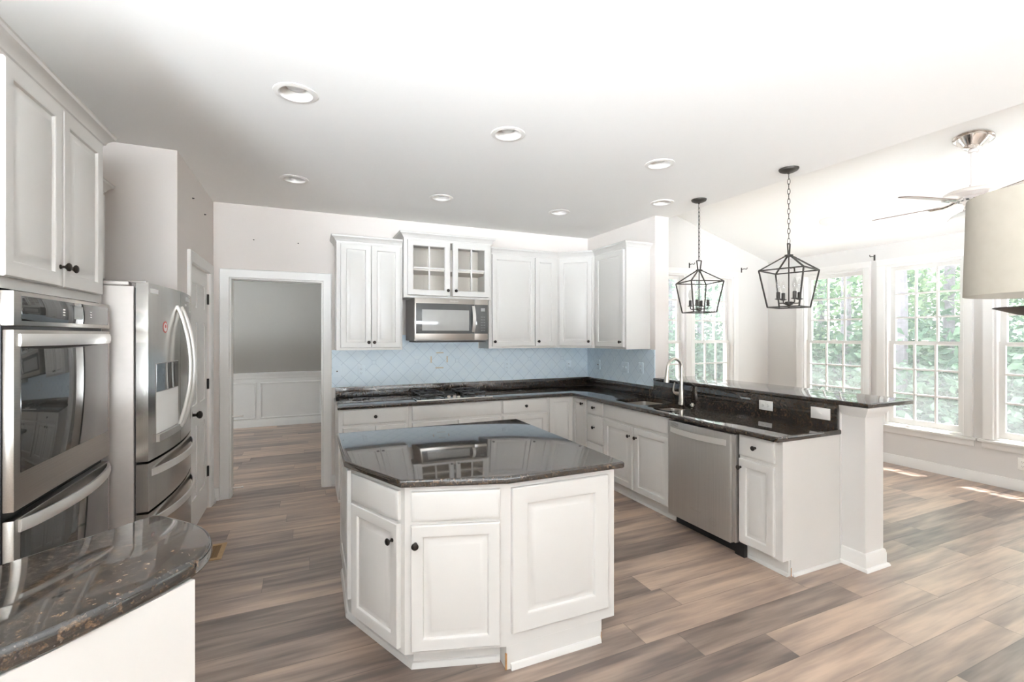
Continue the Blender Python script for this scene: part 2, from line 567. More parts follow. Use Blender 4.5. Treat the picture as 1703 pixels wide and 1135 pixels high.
# ------------------------------------------------------------------ main dimensions
H = 2.743
CT = 0.886                       # worktop top
YB, XR = 4.995, 3.265            # back wall, right (stub) wall
XP, YP = -0.787, 3.71            # pantry side wall, pantry front wall
XW, YF = 6.33, 4.80              # window wall, far wall of the breakfast room
XE = 3.46                        # edge of the flat ceiling
YBACK = -11.0                     # the room is open behind the camera
XL = -1.46                       # wall behind the oven tower
STUB_Y = 3.745
VZ0, VM = 2.61, -0.2895          # vault: z = VZ0 + VM * (x - XW)
def vz(x): return VZ0 + VM * (x - XW)

# ------------------------------------------------------------------ room shell
mb = MB(); mb.prism([(-1.62, YBACK), (6.45, YBACK), (6.45, 9.0), (-4.5, 9.0), (-4.5, 5.2), (-1.62, 5.2)], -0.06, 0.0)
struct('floor', mb, M['floor'])

R_LIGHTS = [(-0.052, 2.588), (1.121, 2.59), (2.31, 2.604), (-0.09, 4.017), (1.096, 4.029), (2.297, 4.025), (2.999, 3.349)]
mb = MB(); mb.prism([(-1.62, YBACK), (XE, YBACK), (XE, YB), (-1.62, YB)], H, H + 0.03, [circle(x, y, 0.079, 28) for x, y in R_LIGHTS])
struct('ceiling', mb, M['ceil'])
mb = MB()
mb.loops([[(x, y, z) for x, z in ((XE - 0.02, vz(XE - 0.02)), (6.55, vz(6.55)), (6.55, vz(6.55) + 0.05), (XE - 0.02, vz(XE - 0.02) + 0.05))] for y in (YBACK, 5.0)])
struct('ceiling_vault', mb, M['ceil'])
mb = MB(); mb.box(XE - 0.12, XE, YBACK, 5.0, H + 0.031, vz(XE) + 0.02)
struct('wall_header', mb, M['wallr'])

def wall_prism(P, Q, outline, holes, t, z_is_second=True):
    """wall standing on the line P->Q (its room side to the right); outline/holes in (along, height)"""
    d = (Vector(Q) - Vector(P)).normalized()
    # local prism axes: x = along, y = height, z = depth away from the room
    T = Matrix(((d.x, 0, -d.y, P[0]), (d.y, 0, d.x, P[1]), (0, 1, 0, 0), (0, 0, 0, 1)))
    mb = MB(T)
    mb.prism(outline, 0.0, t, holes)
    return mb
def rect(x0, x1, z0, z1): return [(x0, z0), (x1, z0), (x1, z1), (x0, z1)]

mb = MB(); mb.box(-1.62, 3.0, YBACK - 0.12, YBACK, 1.9, H); mb.box(3.0, XW, YBACK - 0.12, YBACK, 0, 3.6); struct('wall_rear', mb, M['wallr'])  # unseen wall added to limit the light entering behind the camera

mb = MB(); mb.box(-1.74, -1.62, YBACK, -2.2, 0, H); mb.box(-1.74, -1.62, 0.5, 0.99, 0, H); mb.box(-1.74, -1.62, -2.2, 0.5, 0, 0.85); mb.box(-1.74, -1.62, -2.2, 0.5, 2.2, H); struct('wall_left_rear', mb, M['wallr'])  # unseen wall added to cut side light; its opening lets some back in
# back wall (room side faces -y): x runs from the pantry corner
DOOR_X0, DOOR_X1, DOOR_Z = -0.655, 0.145, 2.052
ol = [(0.001, 0), (DOOR_X0 - XP, 0), (DOOR_X0 - XP, DOOR_Z), (DOOR_X1 - XP, DOOR_Z), (DOOR_X1 - XP, 0), (XR - XP + 0.17, 0), (XR - XP + 0.17, H), (0.001, H)]
struct('wall_back', wall_prism((XP, YB), (XR, YB), ol, [], 0.13), M['wall'])
# stub wall on the right with its end towards the bar
mb = MB(); mb.box(XR, XR + 0.175, STUB_Y, YB, 0, H)
struct('wall_right', mb, M['wall'])
# pantry corner walls
mb = MB(); mb.box(XL - 0.1, XP, YP, YP + 0.1, 0, H)
struct('wall_pantry_front', mb, M['wall'])
PD0, PD1, PDZ = 4.07, 4.80, 2.055      # pantry door opening along y
T = Matrix(((0, 0, -1, XP), (1, 0, 0, 0), (0, 1, 0, 0), (0, 0, 0, 1)))
mb = MB(T)
mb.prism([(YP + 0.1, 0), (PD0, 0), (PD0, PDZ), (PD1, PDZ), (PD1, 0), (YB + 0.13, 0), (YB + 0.13, H), (YP + 0.1, H)], 0.0, 0.11)
struct('wall_pantry_side', mb, M['wall'])
mb = MB(); mb.box(-4.5, XP, YB, YB + 0.13, 0, H); struct('wall_pantry_back', mb, M['wall'])
mb = MB(); mb.box(XL - 0.12, XL, 1.0, YP + 0.1, 0, H)
struct('wall_left', mb, M['wall'])

# half wall under the raised bar with its end post
mb = MB()
mb.box(XR, XR + 0.175, 1.945, STUB_Y, 0, 1.05)
mb.box(3.282, 3.478, 1.802, 1.9449, 0, 1.05)
struct('wall_half', mb, M['wallr'])
post_path = [(3.282, 1.944), (3.282, 1.802), (3.478, 1.802), (3.478, 1.944)]
mb = MB(); mb.sweep(post_path, [(0.0, 0.985), (0.006, 0.988), (0.008, 0.998), (0.018, 1.012), (0.030, 1.035), (0.034, 1.049), (0.0, 1.049)], side=1)
struct('trim_1', mb, M['trim'])
base_prof = [(0.0, 0.0), (0.014, 0.0), (0.014, 0.085), (0.011, 0.092), (0.011, 0.098), (0.007, 0.108), (0.0, 0.110)]
shoe_prof = [(0.014, 0.0), (0.030, 0.0), (0.028, 0.012), (0.022, 0.019), (0.014, 0.021)]
mb = MB(); mb.sweep(post_path, base_prof, side=1); mb.sweep(post_path, shoe_prof, side=1)
struct('baseboard_post', mb, M['trim'])

# breakfast room: window wall and far wall
WIN_Z0, WIN_Z1 = 0.46, 2.345
WINS = [(3.49, 4.262), (2.535, 3.258), (1.574, 2.297), (0.40, 1.123), (-0.75, -0.027)]     # openings along y on the window wall; last one unseen, added for light
ol = rect(0, YF - YBACK, 0, VZ0)
struct('wall_window', wall_prism((XW, YF), (XW, YBACK), ol, [rect(YF - b, YF - a, WIN_Z0, WIN_Z1) for a, b in WINS], 0.16), M['wallr'])
FAR = [(4.86, 5.60), (3.99, 4.70)]
xs0 = XR + 0.175
ol = [(0, 0), (XW - xs0, 0), (XW - xs0, vz(XW)), (0, vz(xs0))]
struct('wall_far', wall_prism((xs0, YF), (XW, YF), ol, [rect(a - xs0, b - xs0, WIN_Z0, WIN_Z1) for a, b in FAR], 0.16), M['wallr'])

# dining room beyond the doorway
DY = 8.72
mb = MB(); mb.box(-4.5, 3.0, DY, DY + 0.1, 0, H); struct('wall_dining', mb, M['dining'])
mb = MB(); mb.box(0.40, 0.50, YB + 0.14, DY, 0, H); struct('wall_dining_right', mb, M['dining'])
mb = MB(); mb.box(-4.6, -4.5, YB + 0.14, DY, 0, 1.0); mb.box(-4.6, -4.5, YB + 0.14, DY, 1.45, H); struct('wall_dining_left', mb, M['dining'])  # unseen side wall with a slot, added to dim the dining room
mb = MB(); mb.box(-4.5, 0.5, YB + 0.131, DY + 0.1, H, H + 0.03); struct('ceiling_dining', mb, M['ceil'])

# ------------------------------------------------------------------ trim
cas_prof = [(0.0, 0.0), (0.0, 0.010), (0.006, 0.016), (0.030, 0.018), (0.062, 0.022), (0.074, 0.024), (0.082, 0.020), (0.082, 0.0)]
def casing_mesh(mb, pts, T):
    """flat casing round an opening: pts are the inner corners (along, height) in order; profile = (away from opening, proud)"""
    n = len(pts); rows = []
    P = [Vector(p) for p in pts]
    for i in range(n):
        if 0 < i < n - 1: d0 = (P[i] - P[i - 1]).normalized(); d1 = (P[i + 1] - P[i]).normalized()
        elif i == 0: d0 = d1 = (P[1] - P[0]).normalized()
        else: d0 = d1 = (P[-1] - P[-2]).normalized()
        n0 = Vector((-d0.y, d0.x)); n1 = Vector((-d1.y, d1.x))
        m = (n0 + n1) / (1 + n0.dot(n1))
        rows.append([(P[i].x + m.x * a, -b, P[i].y + m.y * a) for a, b in cas_prof])
    old = mb.T; mb.T = T
    mb.loops(rows)
    mb.T = old
T_back = face_T((0, YB), (1, YB))
mb = MB()
casing_mesh(mb, [(DOOR_X0, 0), (DOOR_X0, DOOR_Z), (DOOR_X1, DOOR_Z), (DOOR_X1, 0)], T_back)
mb.box(DOOR_X0 - 0.0, DOOR_X0 + 0.012, YB - 0.004, YB + 0.134, 0, DOOR_Z)
mb.box(DOOR_X1 - 0.012, DOOR_X1, YB - 0.004, YB + 0.134, 0, DOOR_Z)
mb.box(DOOR_X0 + 0.012, DOOR_X1 - 0.012, YB - 0.004, YB + 0.134, DOOR_Z - 0.012, DOOR_Z)
struct('trim_2', mb, M['trim'])
# pantry door casing
T_pan = face_T((XP, 0), (XP, 1))
mb = MB()
casing_mesh(mb, [(PD0, 0), (PD0, PDZ), (PD1, PDZ), (PD1, 0)], T_pan)
struct('trim_3', mb, M['trim'])
# baseboards
mb = MB()
mb.sweep([(XP + 0.002, PD1 + 0.083), (XP + 0.002, YB - 0.002), (DOOR_X0 - 0.083, YB - 0.002)], base_prof, side=1)
mb.sweep([(XP + 0.002, PD1 + 0.083), (XP + 0.002, YB - 0.002), (DOOR_X0 - 0.083, YB - 0.002)], shoe_prof, side=1)
struct('baseboard_pantry', mb, M['trim'])
mb = MB()
mb.sweep([(DOOR_X1 + 0.083, YB - 0.001), (0.262, YB - 0.001)], base_prof); mb.sweep([(DOOR_X1 + 0.083, YB - 0.001), (0.262, YB - 0.001)], shoe_prof)
struct('baseboard_back', mb, M['trim'])
mb = MB()
mb.sweep([(xs0, YF - 0.001), (XW - 0.001, YF - 0.001), (XW - 0.001, YBACK)], base_prof)
struct('baseboard_window', mb, M['trim'])

# dining room wainscot
mb = MB()
mb.box(-4.5, 0.399, DY - 0.008, DY - 0.0005, 0.10, 0.80)
struct('trim_4', mb, M['wains'])
mb = MB()
mb.sweep([(-4.5, DY - 0.008), (0.399, DY - 0.008)], [(0, 0.795), (0.012, 0.80), (0.014, 0.825), (0.022, 0.85), (0.032, 0.872), (0.034, 0.895), (0.0, 0.90)])
struct('trim_5', mb, M['wains'])
mb = MB(); mb.sweep([(-4.5, DY - 0.008), (0.399, DY - 0.008)], [(0, 0), (0.018, 0), (0.018, 0.10), (0.010, 0.118), (0, 0.122)])
struct('baseboard_dining', mb, M['wains'])
fr_prof = [(0.0, 0.0), (0.004, 0.010), (0.014, 0.016), (0.024, 0.012), (0.028, 0.0)]
k = 6
for x0, x1 in ((-0.71, 0.235), (-1.72, -0.765), (-2.73, -1.775)):
    mb = MB(face_T((0, DY - 0.008), (1, DY - 0.008)))
    P = [(x0, 0.13), (x1, 0.13), (x1, 0.735), (x0, 0.735)]
    rows = []
    for i, (a, b) in enumerate(((1, 1), (-1, 1), (-1, -1), (1, -1), (1, 1))):
        p = P[i % 4]
        rows.append([(p[0] + a * o, -h, p[1] + b * o) for o, h in fr_prof])
    mb.loops(rows, False, False)
    struct('trim_%d' % k, mb, M['wains']); k += 1

# ------------------------------------------------------------------ windows
def window(n, loc, rotz, w, z0, z1, sides=(1, 1), stool=True):
    """double-hung window; local x along the wall, -y into the room, opening x 0..w"""
    r = sroot('window_%d' % n, loc, rotz)
    mb = MB()
    cp = [(0.0, 0.0), (0.0, 0.012), (0.008, 0.018), (0.05, 0.020), (0.066, 0.028), (0.078, 0.028), (0.082, 0.0)]
    def side(x, sgn):
        mb.loops([[(x + sgn * a, -b - 0.0005, z) for a, b in cp] for z in (z0, z1)])
    side(0, -1) if sides[0] else None
    side(w, 1) if sides[1] else None
    mb.loops([[(x, -b - 0.0005, z1 + a) for a, b in cp] for x in (-0.082 if sides[0] else -0.04, w + 0.082 if sides[1] else w + 0.04)])
    mb.build('casing', M['trim'], r)
    mb = MB()
    j = 0.018
    mb.box(0, j, 0.0, 0.159, z0, z1); mb.box(w - j, w, 0.0, 0.159, z0, z1)
    mb.box(j, w - j, 0.0, 0.159, z1 - j, z1); mb.box(j, w - j, 0.0, 0.159, z0, z0 + j)
    mb.build('jamb', M['trim'], r)
    if stool:
        mb = MB()
        mb.box(-0.115, w + 0.115, -0.05, -0.001, z0 - 0.03, z0 - 0.004, 0.006)
        mb.box(-0.09, w + 0.09, -0.018, -0.001, z0 - 0.095, z0 - 0.031, 0.004)
        mb.build('stool', M['trim'], r)
    zm = 1.425
    for nm, a, b, y in (('upper_sash', zm - 0.022, z1 - j, 0.085), ('lower_sash', z0 + j, zm + 0.022, 0.050)):
        mb = MB()
        x0, x1 = j, w - j
        st = 0.046
        bt, tp = (0.040, 0.046) if nm == 'upper_sash' else (0.065, 0.036)
        mb.box(x0, x0 + st, y, y + 0.032, a, b); mb.box(x1 - st, x1, y, y + 0.032, a, b)
        mb.box(x0 + st, x1 - st, y, y + 0.032, a, a + bt); mb.box(x0 + st, x1 - st, y, y + 0.032, b - tp, b)
        gx0, gx1, gz0, gz1 = x0 + st, x1 - st, a + bt, b - tp
        for i in (1, 2):
            gx = gx0 + (gx1 - gx0) * i / 3; gz = gz0 + (gz1 - gz0) * i / 3
            mb.box(gx - 0.010, gx + 0.010, y + 0.004, y + 0.028, gz0, gz1)
            mb.box(gx0, gx1, y + 0.0045, y + 0.0275, gz - 0.010, gz + 0.010)
        s = mb.build(nm, M['trim'], r)
        mb = MB(); mb.box(gx0, gx1, y + 0.014, y + 0.018, gz0, gz1)
        mb.build('pane', M['pane'], s)
    # sash lock
    mb = MB(); mb.box(w / 2 - 0.03, w / 2 + 0.03, 0.046, 0.075, zm + 0.023, zm + 0.036, 0.004)
    mb.build('sash_lock', M['white_gloss'], r)
    return r
n = 1
for a, b in FAR:
    window(n, (a, YF, 0), 0, b - a, WIN_Z0, WIN_Z1); n += 1
for a, b in WINS:
    window(n, (XW, b, 0), -PI / 2, b - a, WIN_Z0, WIN_Z1); n += 1

# ------------------------------------------------------------------ pantry door
r = sroot('door_1', (XP - 0.012, PD0, 0), PI / 2)
W = PD1 - PD0
mb = MB()
mb.box(0.004, W - 0.004, 0.010, 0.038, 0.010, PDZ - 0.004)
def door_panel(x0, x1, z0, z1, holes):
    T = Matrix(((1, 0, 0, 0), (0, 0, 1, 0), (0, 1, 0, 0), (0, 0, 0, 1)))
    old = mb.T; mb.T = old @ T
    mb.prism(rect(x0, x1, z0, z1), 0.0, 0.0099, holes)
    mb.T = old
cols = ((0.105, W / 2 - 0.05), (W / 2 + 0.05, W - 0.105))
rowsz = ((0.24, 0.80), (0.97, 1.62), (1.73, 1.93))
hl = [rect(a, b, c, d) for a, b in cols for c, d in rowsz]
door_panel(0.004, W - 0.004, 0.010, PDZ - 0.004, hl)
for a, b in cols:
    for c, d in rowsz:
        def rg(i, y): return [(a + i, y, c + i), (b - i, y, c + i), (b - i, y, d - i), (a + i, y, d - i)]
        mb.loops([rg(0, 0.0099), (rg(0.012, 0.009)), rg(0.030, 0.002), rg(0.034, 0.002)], False, True)
mb.build('leaf', M['trim'], r)
for z in (0.325, 1.09, 1.83):
    mb = MB(); mb.lathe([(0.007, -0.045), (0.007, 0.045)], (W - 0.002, -0.006, z), seg=10)
    mb.box(W - 0.030, W - 0.003, -0.0015, 0.002, z - 0.045, z + 0.045)
    mb.build('hinge', M['bronze'], r)
mb = MB(); mb.lathe([(0.030, 0.0), (0.030, 0.006), (0.012, 0.010), (0.011, 0.034), (0.020, 0.040), (0.029, 0.052), (0.027, 0.066), (0.014, 0.074), (0.004, 0.075)], (0.10, 0.0, 0.912), 'y', 24)
mb.build('door_knob', M['bronze'], r)

# ------------------------------------------------------------------ cabinets
KNOB = [(0.0085, 0.0), (0.0085, 0.003), (0.005, 0.006), (0.0048, 0.014), (0.010, 0.019), (0.0155, 0.024), (0.0160, 0.028), (0.0125, 0.032), (0.006, 0.034)]
def knob(parent, x, z, T=None, y=-0.02):
    mb = MB(T); mb.lathe(KNOB, (x, y, z), 'y', 16)
    return mb.build('knob', M['bronze'], parent)
def add_fronts(root, fronts, T=None, y=0.0, mat=None):
    for f in fronts:
        kind, x0, x1, z0, z1 = f[:5]
        mb = MB(T)
        if kind == 'door': mb.front(x0, x1, z0, z1, y)
        elif kind == 'drawer': mb.front(x0, x1, z0, z1, y, style='slab')
        elif kind == 'panel': mb.front(x0, x1, z0, z1, y, fr=f[6] if len(f) > 6 else 0.058)
        o = mb.build({'door': 'door', 'drawer': 'drawer_front', 'panel': 'end_panel'}[kind], mat or M['cab'], root)
        if len(f) > 5 and f[5]:
            knob(o, f[5][0], f[5][1], T, y - 0.02)
def base_cab(label, loc, rotz, w, d, fronts, name='base_cabinet', cat='cabinet', group='base cabinets under the granite worktop', toe=True, ztop=CT - 0.0355):
    r = thing(name, label, cat, loc, rotz, group)
    mb = MB(); mb.box(0, w, 0.0, d, 0.105, ztop)
    mb.box(0.001, w - 0.001, 0.075, d - 0.001, 0.0, 0.1049)
    mb.build('body', M['cab'], r)
    if toe:
        mb = MB(); mb.box(0.001, w - 0.001, 0.062, 0.0749, 0.0, 0.10)
        mb.loops([[(x, 0.062 - o, z) for o, z in ((0, 0), (0.016, 0), (0.014, 0.012), (0.008, 0.019), (0, 0.021))] for x in (0.001, w - 0.001)])
        mb.build('toe_kick', M['cab'], r)
    add_fronts(r, fronts)
    return r
ZD0, ZD1, ZDR0, ZDR1 = 0.118, 0.682, 0.705, 0.842
YC = 4.412                        # face of the back base run
DB = YB - YC - 0.002
base_cab('white base cabinet with one knobbed drawer left of the cooktop', (0.258, YC, 0), 0, 0.625, DB,
         [('drawer', 0.035, 0.597, ZDR0, ZDR1, (0.316, 0.773)), ('door', 0.035, 0.313, ZD0, ZD1, (0.285, 0.63)), ('door', 0.319, 0.597, ZD0, ZD1, (0.347, 0.63))])
base_cab('wide white base cabinet with plain drawer front below the gas cooktop', (0.885, YC, 0), 0, 0.945, DB,
         [('drawer', 0.030, 0.935, ZDR0, ZDR1), ('door', 0.030, 0.478, ZD0, ZD1, (0.45, 0.63)), ('door', 0.484, 0.935, ZD0, ZD1, (0.512, 0.63))])
base_cab('white base cabinet with one knobbed drawer right of the cooktop', (1.832, YC, 0), 0, 0.540, DB,
         [('drawer', 0.014, 0.528, ZDR0, ZDR1, (0.27, 0.775)), ('door', 0.014, 0.528, ZD0, ZD1, (0.05, 0.63))])
XC = 2.700                        # face of the right base run
DR = XR - XC - 0.002
# corner cabinet: two folding doors in an inner corner
r = thing('corner_cabinet', 'white corner base cabinet with two narrow doors meeting in the inner corner', 'cabinet', (2.374, YC, 0), 0, 'base cabinets under the granite worktop')
cx0, cy0 = 2.374, YC
pl = [(0, 0), (XC - cx0, 0), (XC - cx0, 4.128 - cy0), (XR - 0.002 - cx0, 4.128 - cy0), (XR - 0.002 - cx0, YB - 0.002 - cy0), (0, YB - 0.002 - cy0)]
mb = MB(); mb.prism(pl, 0.105, CT - 0.0355)
mb.prism([(0.001, 0.075), (XC + 0.075 - cx0, 0.075), (XC + 0.075 - cx0, 4.129 - cy0), (XR - 0.01 - cx0, 4.129 - cy0), (XR - 0.01 - cx0, 0.5), (0.001, 0.5)], 0.0, 0.1049)
mb.build('body', M['cab'], r)
add_fronts(r, [('door', 0.014, XC - 0.022 - cx0, ZD0, ZDR1)])
T = Matrix.Translation((-cx0, -cy0, 0)) @ face_T((XC, YC), (XC, 4.0))
add_fronts(r, [('door', 0.002, YC - 4.138, ZD0, ZDR1, (0.215, 0.79))], T)
RB = -PI / 2
base_cab('narrow white base cabinet with three stacked small drawers left of the sink', (XC, 4.126, 0), RB, 0.292, DR,
         [('drawer', 0.008, 0.286, ZDR0, ZDR1, (0.147, 0.778)), ('drawer', 0.008, 0.286, 0.42, 0.69, (0.147, 0.575)), ('drawer', 0.008, 0.286, ZD0, 0.405, (0.147, 0.27))])
base_cab('white sink base cabinet with long plain front and two doors', (XC, 3.832, 0), RB, 0.920, DR,
         [('drawer', 0.018, 0.915, ZDR0, ZDR1), ('door', 0.022, 0.450, ZD0, ZD1, (0.418, 0.60)), ('door', 0.480, 0.912, ZD0, ZD1, (0.512, 0.60))],
         ztop=0.60)
_sink_base = [o for o in bpy.data.objects if o.get('label', '').startswith('white sink base')][0]
mb = MB(); mb.box(0.0, 0.920, 0.0, 0.018, 0.6001, CT - 0.0355)
mb.build('front_rail', M['cab'], _sink_base)
# end cabinet beside the dishwasher with a finished end panel
r = base_cab('narrow white end cabinet with drawer and door right of the dishwasher', (XC, 2.258, 0), RB, 0.305, DR,
             [('drawer', 0.006, 0.262, ZDR0, ZDR1, (0.134, 0.777)), ('door', 0.006, 0.262, ZD0, ZD1, (0.022, 0.625))])
mb = MB(); mb.box(0.3052, 0.312, -0.001, DR, 0.105, CT - 0.0355); mb.box(0.3052, 0.312, 0.075, DR, 0.0, 0.1049)
mb.sweep([(0.312, 0.09), (0.312, DR)], [(0, 0), (0.014, 0), (0.012, 0.011), (0.007, 0.017), (0, 0.019)])
mb.build('end_panel', M['cab'], r)
mb = MB(); mb.box(0.3121, 0.3135, 0.0745, 0.080, 0.0, 0.055)
mb.build('paint_chip', M['rawwood'], r)

# sink cabinet's top frame around the bowls is left open for the sink

# ---- upper cabinets
def upper(label, loc, rotz, w, d, z0, z1, fronts, name='upper_cabinet', crown=None):
    r = thing(name, label, 'cabinet', loc, rotz, 'upper cabinets around the kitchen')
    mb = MB(); mb.box(0, w, 0, d, z0, z1)
    mb.build('body', M['cab'], r)
    add_fronts(r, fronts)
    return r
CROWN = [(0.0, 0.0), (0.004, 0.0), (0.006, 0.010), (0.012, 0.014), (0.018, 0.028), (0.032, 0.042), (0.042, 0.048), (0.044, 0.060), (0.048, 0.064), (0.0, 0.064)]
def crown(root, path, z, side=1, scale=1.0):
    mb = MB(); mb.sweep(path, [(o * scale, z + h * scale) for o, h in CROWN], side=side)
    return mb.build('crown_moulding', M['cab'], root)
YU = 4.690
UZ0, UZ1 = 1.372, 2.405
DU = YB - YU - 0.002
r = upper('tall two-door white upper cabinet left of the microwave', (0.256, YU, 0), 0, 0.619, DU, UZ0, UZ1,
          [('door', 0.036, 0.316, UZ0 + 0.022, UZ1 - 0.012, (0.292, 1.447)), ('door', 0.320, 0.600, UZ0 + 0.022, UZ1 - 0.012, (0.344, 1.447))])
crown(r, [(0.0, DU), (0.0, 0.0), (0.617, 0.0)], UZ1, side=1)
r = upper('white two-door upper cabinet right of the microwave with wide and narrow doors', (1.801, YU, 0), 0, 0.852, DU, UZ0, UZ1,
          [('door', 0.036, 0.553, UZ0 + 0.022, UZ1 - 0.012, (0.060, 1.447)), ('door', 0.561, 0.818, UZ0 + 0.022, UZ1 - 0.012, (0.592, 1.447))])
crown(r, [(0.002, 0.0), (0.860, 0.0)], UZ1, side=1)
# diagonal corner cabinet
DXc, DYc = 2.655, 4.385
XU = 2.960
r = thing('upper_cabinet', 'white diagonal upper cabinet set across the room corner', 'cabinet', (DXc, YU, 0), 0, 'upper cabinets around the kitchen')
mb = MB(Matrix.Translation((-DXc, -YU, 0)))
mb.prism([(DXc, YU), (XU, DYc), (XR - 0.002, DYc), (XR - 0.002, YB - 0.002), (DXc, YB - 0.002)], UZ0, UZ1)
mb.build('body', M['cab'], r)
T = Matrix.Translation((-DXc, -YU, 0)) @ face_T((DXc, YU), (XU, DYc))
dl = math.hypot(XU - DXc, DYc - YU)
add_fronts(r, [('door', 0.022, dl - 0.028, UZ0 + 0.022, UZ1 - 0.012, (dl - 0.062, 1.447))], T)
mb = MB(T); mb.sweep([(0.005, 0), (dl - 0.005, 0)], [(o, UZ1 + h) for o, h in CROWN], side=1)
mb.build('crown_moulding', M['cab'], r)
# right upper cabinet
UE = 3.822
r = upper('single-door white upper cabinet at the wall end above the sink run', (XU, DYc - 0.001, 0), RB, DYc - UE, XR - XU - 0.002, UZ0, UZ1,
          [('door', 0.035, 0.535, UZ0 + 0.022, UZ1 - 0.012, (0.500, 1.447))])
crown(r, [(-0.005, 0), (DYc - UE, 0), (DYc - UE, XR - XU - 0.002)], UZ1, side=1)

# ---- glass-fronted cabinet above the microwave
r = thing('glass_cabinet', 'white cabinet with two glass-paned doors above the microwave', 'cabinet', (0.877, 4.620, 0), 0, 'upper cabinets around the kitchen')
w, d, z0, z1 = 0.922, YB - 4.620 - 0.002, 1.893, 2.480
mb = MB()
t = 0.018
mb.box(0, t, 0.0, d, z0, z1); mb.box(w - t, w, 0.0, d, z0, z1)
mb.box(t, w - t, 0.0, d, z0, z0 + t); mb.box(t, w - t, 0.0, d, z1 - t, z1)
mb.box(t, w - t, d - 0.006, d, z0 + t, z1 - t)
mb.box(t, 0.036, 0, 0.018, z0 + t, z1 - t); mb.box(w - 0.036, w - t, 0, 0.018, z0 + t, z1 - t)
mb.box(0.445, 0.475, 0, 0.018, z0 + t, z1 - t)
mb.build('body', M['cab'], r)
mb = MB(); mb.box(t, w - t, d - 0.0075, d - 0.0062, z0 + t, z1 - t); mb.build('back_panel', M['cabin'], r)
mb = MB(); mb.box(t, w - t, 0.02, d - 0.008, 2.17, 2.188); mb.build('shelf', M['cabin'], r)
def glass_door(x0, x1, z0, z1, kx):
    fr = 0.058
    mb = MB()
    def ring(i, y): return [(x0 + i, y, z0 + i), (x1 - i, y, z0 + i), (x1 - i, y, z1 - i), (x0 + i, y, z1 - i)]
    mb.loops([ring(fr, 0.0), ring(0, 0.0), ring(0, -0.016), ring(0.004, -0.02), ring(fr - 0.006, -0.02), ring(fr, -0.014), ring(fr, 0.0)], False, False)
    mx, mz = (x0 + x1) / 2, (z0 + z1) / 2
    mb.box(mx - 0.008, mx + 0.008, -0.017, -0.005, z0 + fr, z1 - fr)
    mb.box(x0 + fr, x1 - fr, -0.0168, -0.0052, mz - 0.008, mz + 0.008)
    o = mb.build('door', M['cab'], r)
    mb = MB(); mb.box(x0 + fr, x1 - fr, -0.0049, -0.002, z0 + fr, z1 - fr); mb.build('glass', M['cabglass'], o)
    knob(o, kx, z0 + 0.055)
glass_door(0.033, 0.467, 1.917, 2.468, 0.440)
glass_door(0.496, 0.900, 1.917, 2.468, 0.524)
crown(r, [(0.0, d), (0.0, 0.0), (w, 0.0), (w, d)], 2.480, side=1)

# ---- oven tower
TX, TY0, TW = -0.875, 1.905, 0.842
r = thing('oven_cabinet', 'tall white cabinet with two upper doors housing the double oven', 'cabinet', (TX, TY0, 0), PI / 2)
d = -XL + TX - 0.002
OZ0, OZ1 = 0.33, 1.660
mb = MB()
mb.box(0, 0.030, 0, d, 0.0, 2.392); mb.box(TW - 0.030, TW, 0, d, 0.0, 2.392)
mb.box(0.030, TW - 0.030, 0, d, 0.0, OZ0 - 0.006); mb.box(0.030, TW - 0.030, 0, d, OZ1 + 0.004, 2.392)
mb.box(0.030, TW - 0.030, d - 0.02, d, OZ0 - 0.006, OZ1 + 0.004)
mb.build('body', M['cab'], r)
add_fronts(r, [('door', 0.042, 0.416, 1.700, 2.385, (0.393, 1.775)), ('door', 0.426, 0.800, 1.700, 2.385, (0.452, 1.775)),
               ('drawer', 0.042, 0.800, 0.09, 0.30, (0.42, 0.20))])
crown(r, [(0.0, d), (0, 0), (TW, 0), (TW, d)], 2.392, side=1)

# ---- cabinet above the refrigerator
r = upper('white cabinet above the refrigerator, mostly hidden behind the oven tower', (-1.155, 2.752, 0), PI / 2, 0.895, -XL - 1.155 - 0.002, 1.84, 2.392,
          [('door', 0.03, 0.444, 1.86, 2.38, (0.41, 1.915)), ('door', 0.451, 0.865, 1.86, 2.38, (0.485, 1.915))])
crown(r, [(0.06, 0), (0.895, 0), (0.895, 0.30)], 2.392)

# ------------------------------------------------------------------ island
IC = [(0.176, 3.18), (0.170, 2.461), (0.368, 2.027), (0.819, 1.889), (1.447, 1.884), (1.450, 3.18)]
IB = offset_poly(IC, -0.036)
il = (0.80, 2.50, 0)
r = thing('kitchen_island', 'white angled kitchen island with panelled doors in the middle of the floor', 'island', il)
TI = Matrix.Translation((-il[0], -il[1], 0))
mb = MB(TI); mb.prism(IB, 0.105, CT - 0.0355)
A, B, Cc, Dd, E_, F_ = IB
nBC = Vector((Cc[1] - B[1], -(Cc[0] - B[0]))).normalized()
nCD = Vector((Dd[1] - Cc[1], -(Dd[0] - Cc[0]))).normalized()
toeB = (B[0] + 0.0001, B[1] + 0.09)
# recessed plinth: set back under the two corner faces and the right side
pB = (B[0] + 0.0, B[1] + 0.085)
k7 = 0.070
m = (nBC + nCD) / (1 + nBC.dot(nCD))
pC = (Cc[0] - m.x * k7, Cc[1] - m.y * k7)
dBC = (Vector(Cc) - Vector(B)).normalized()
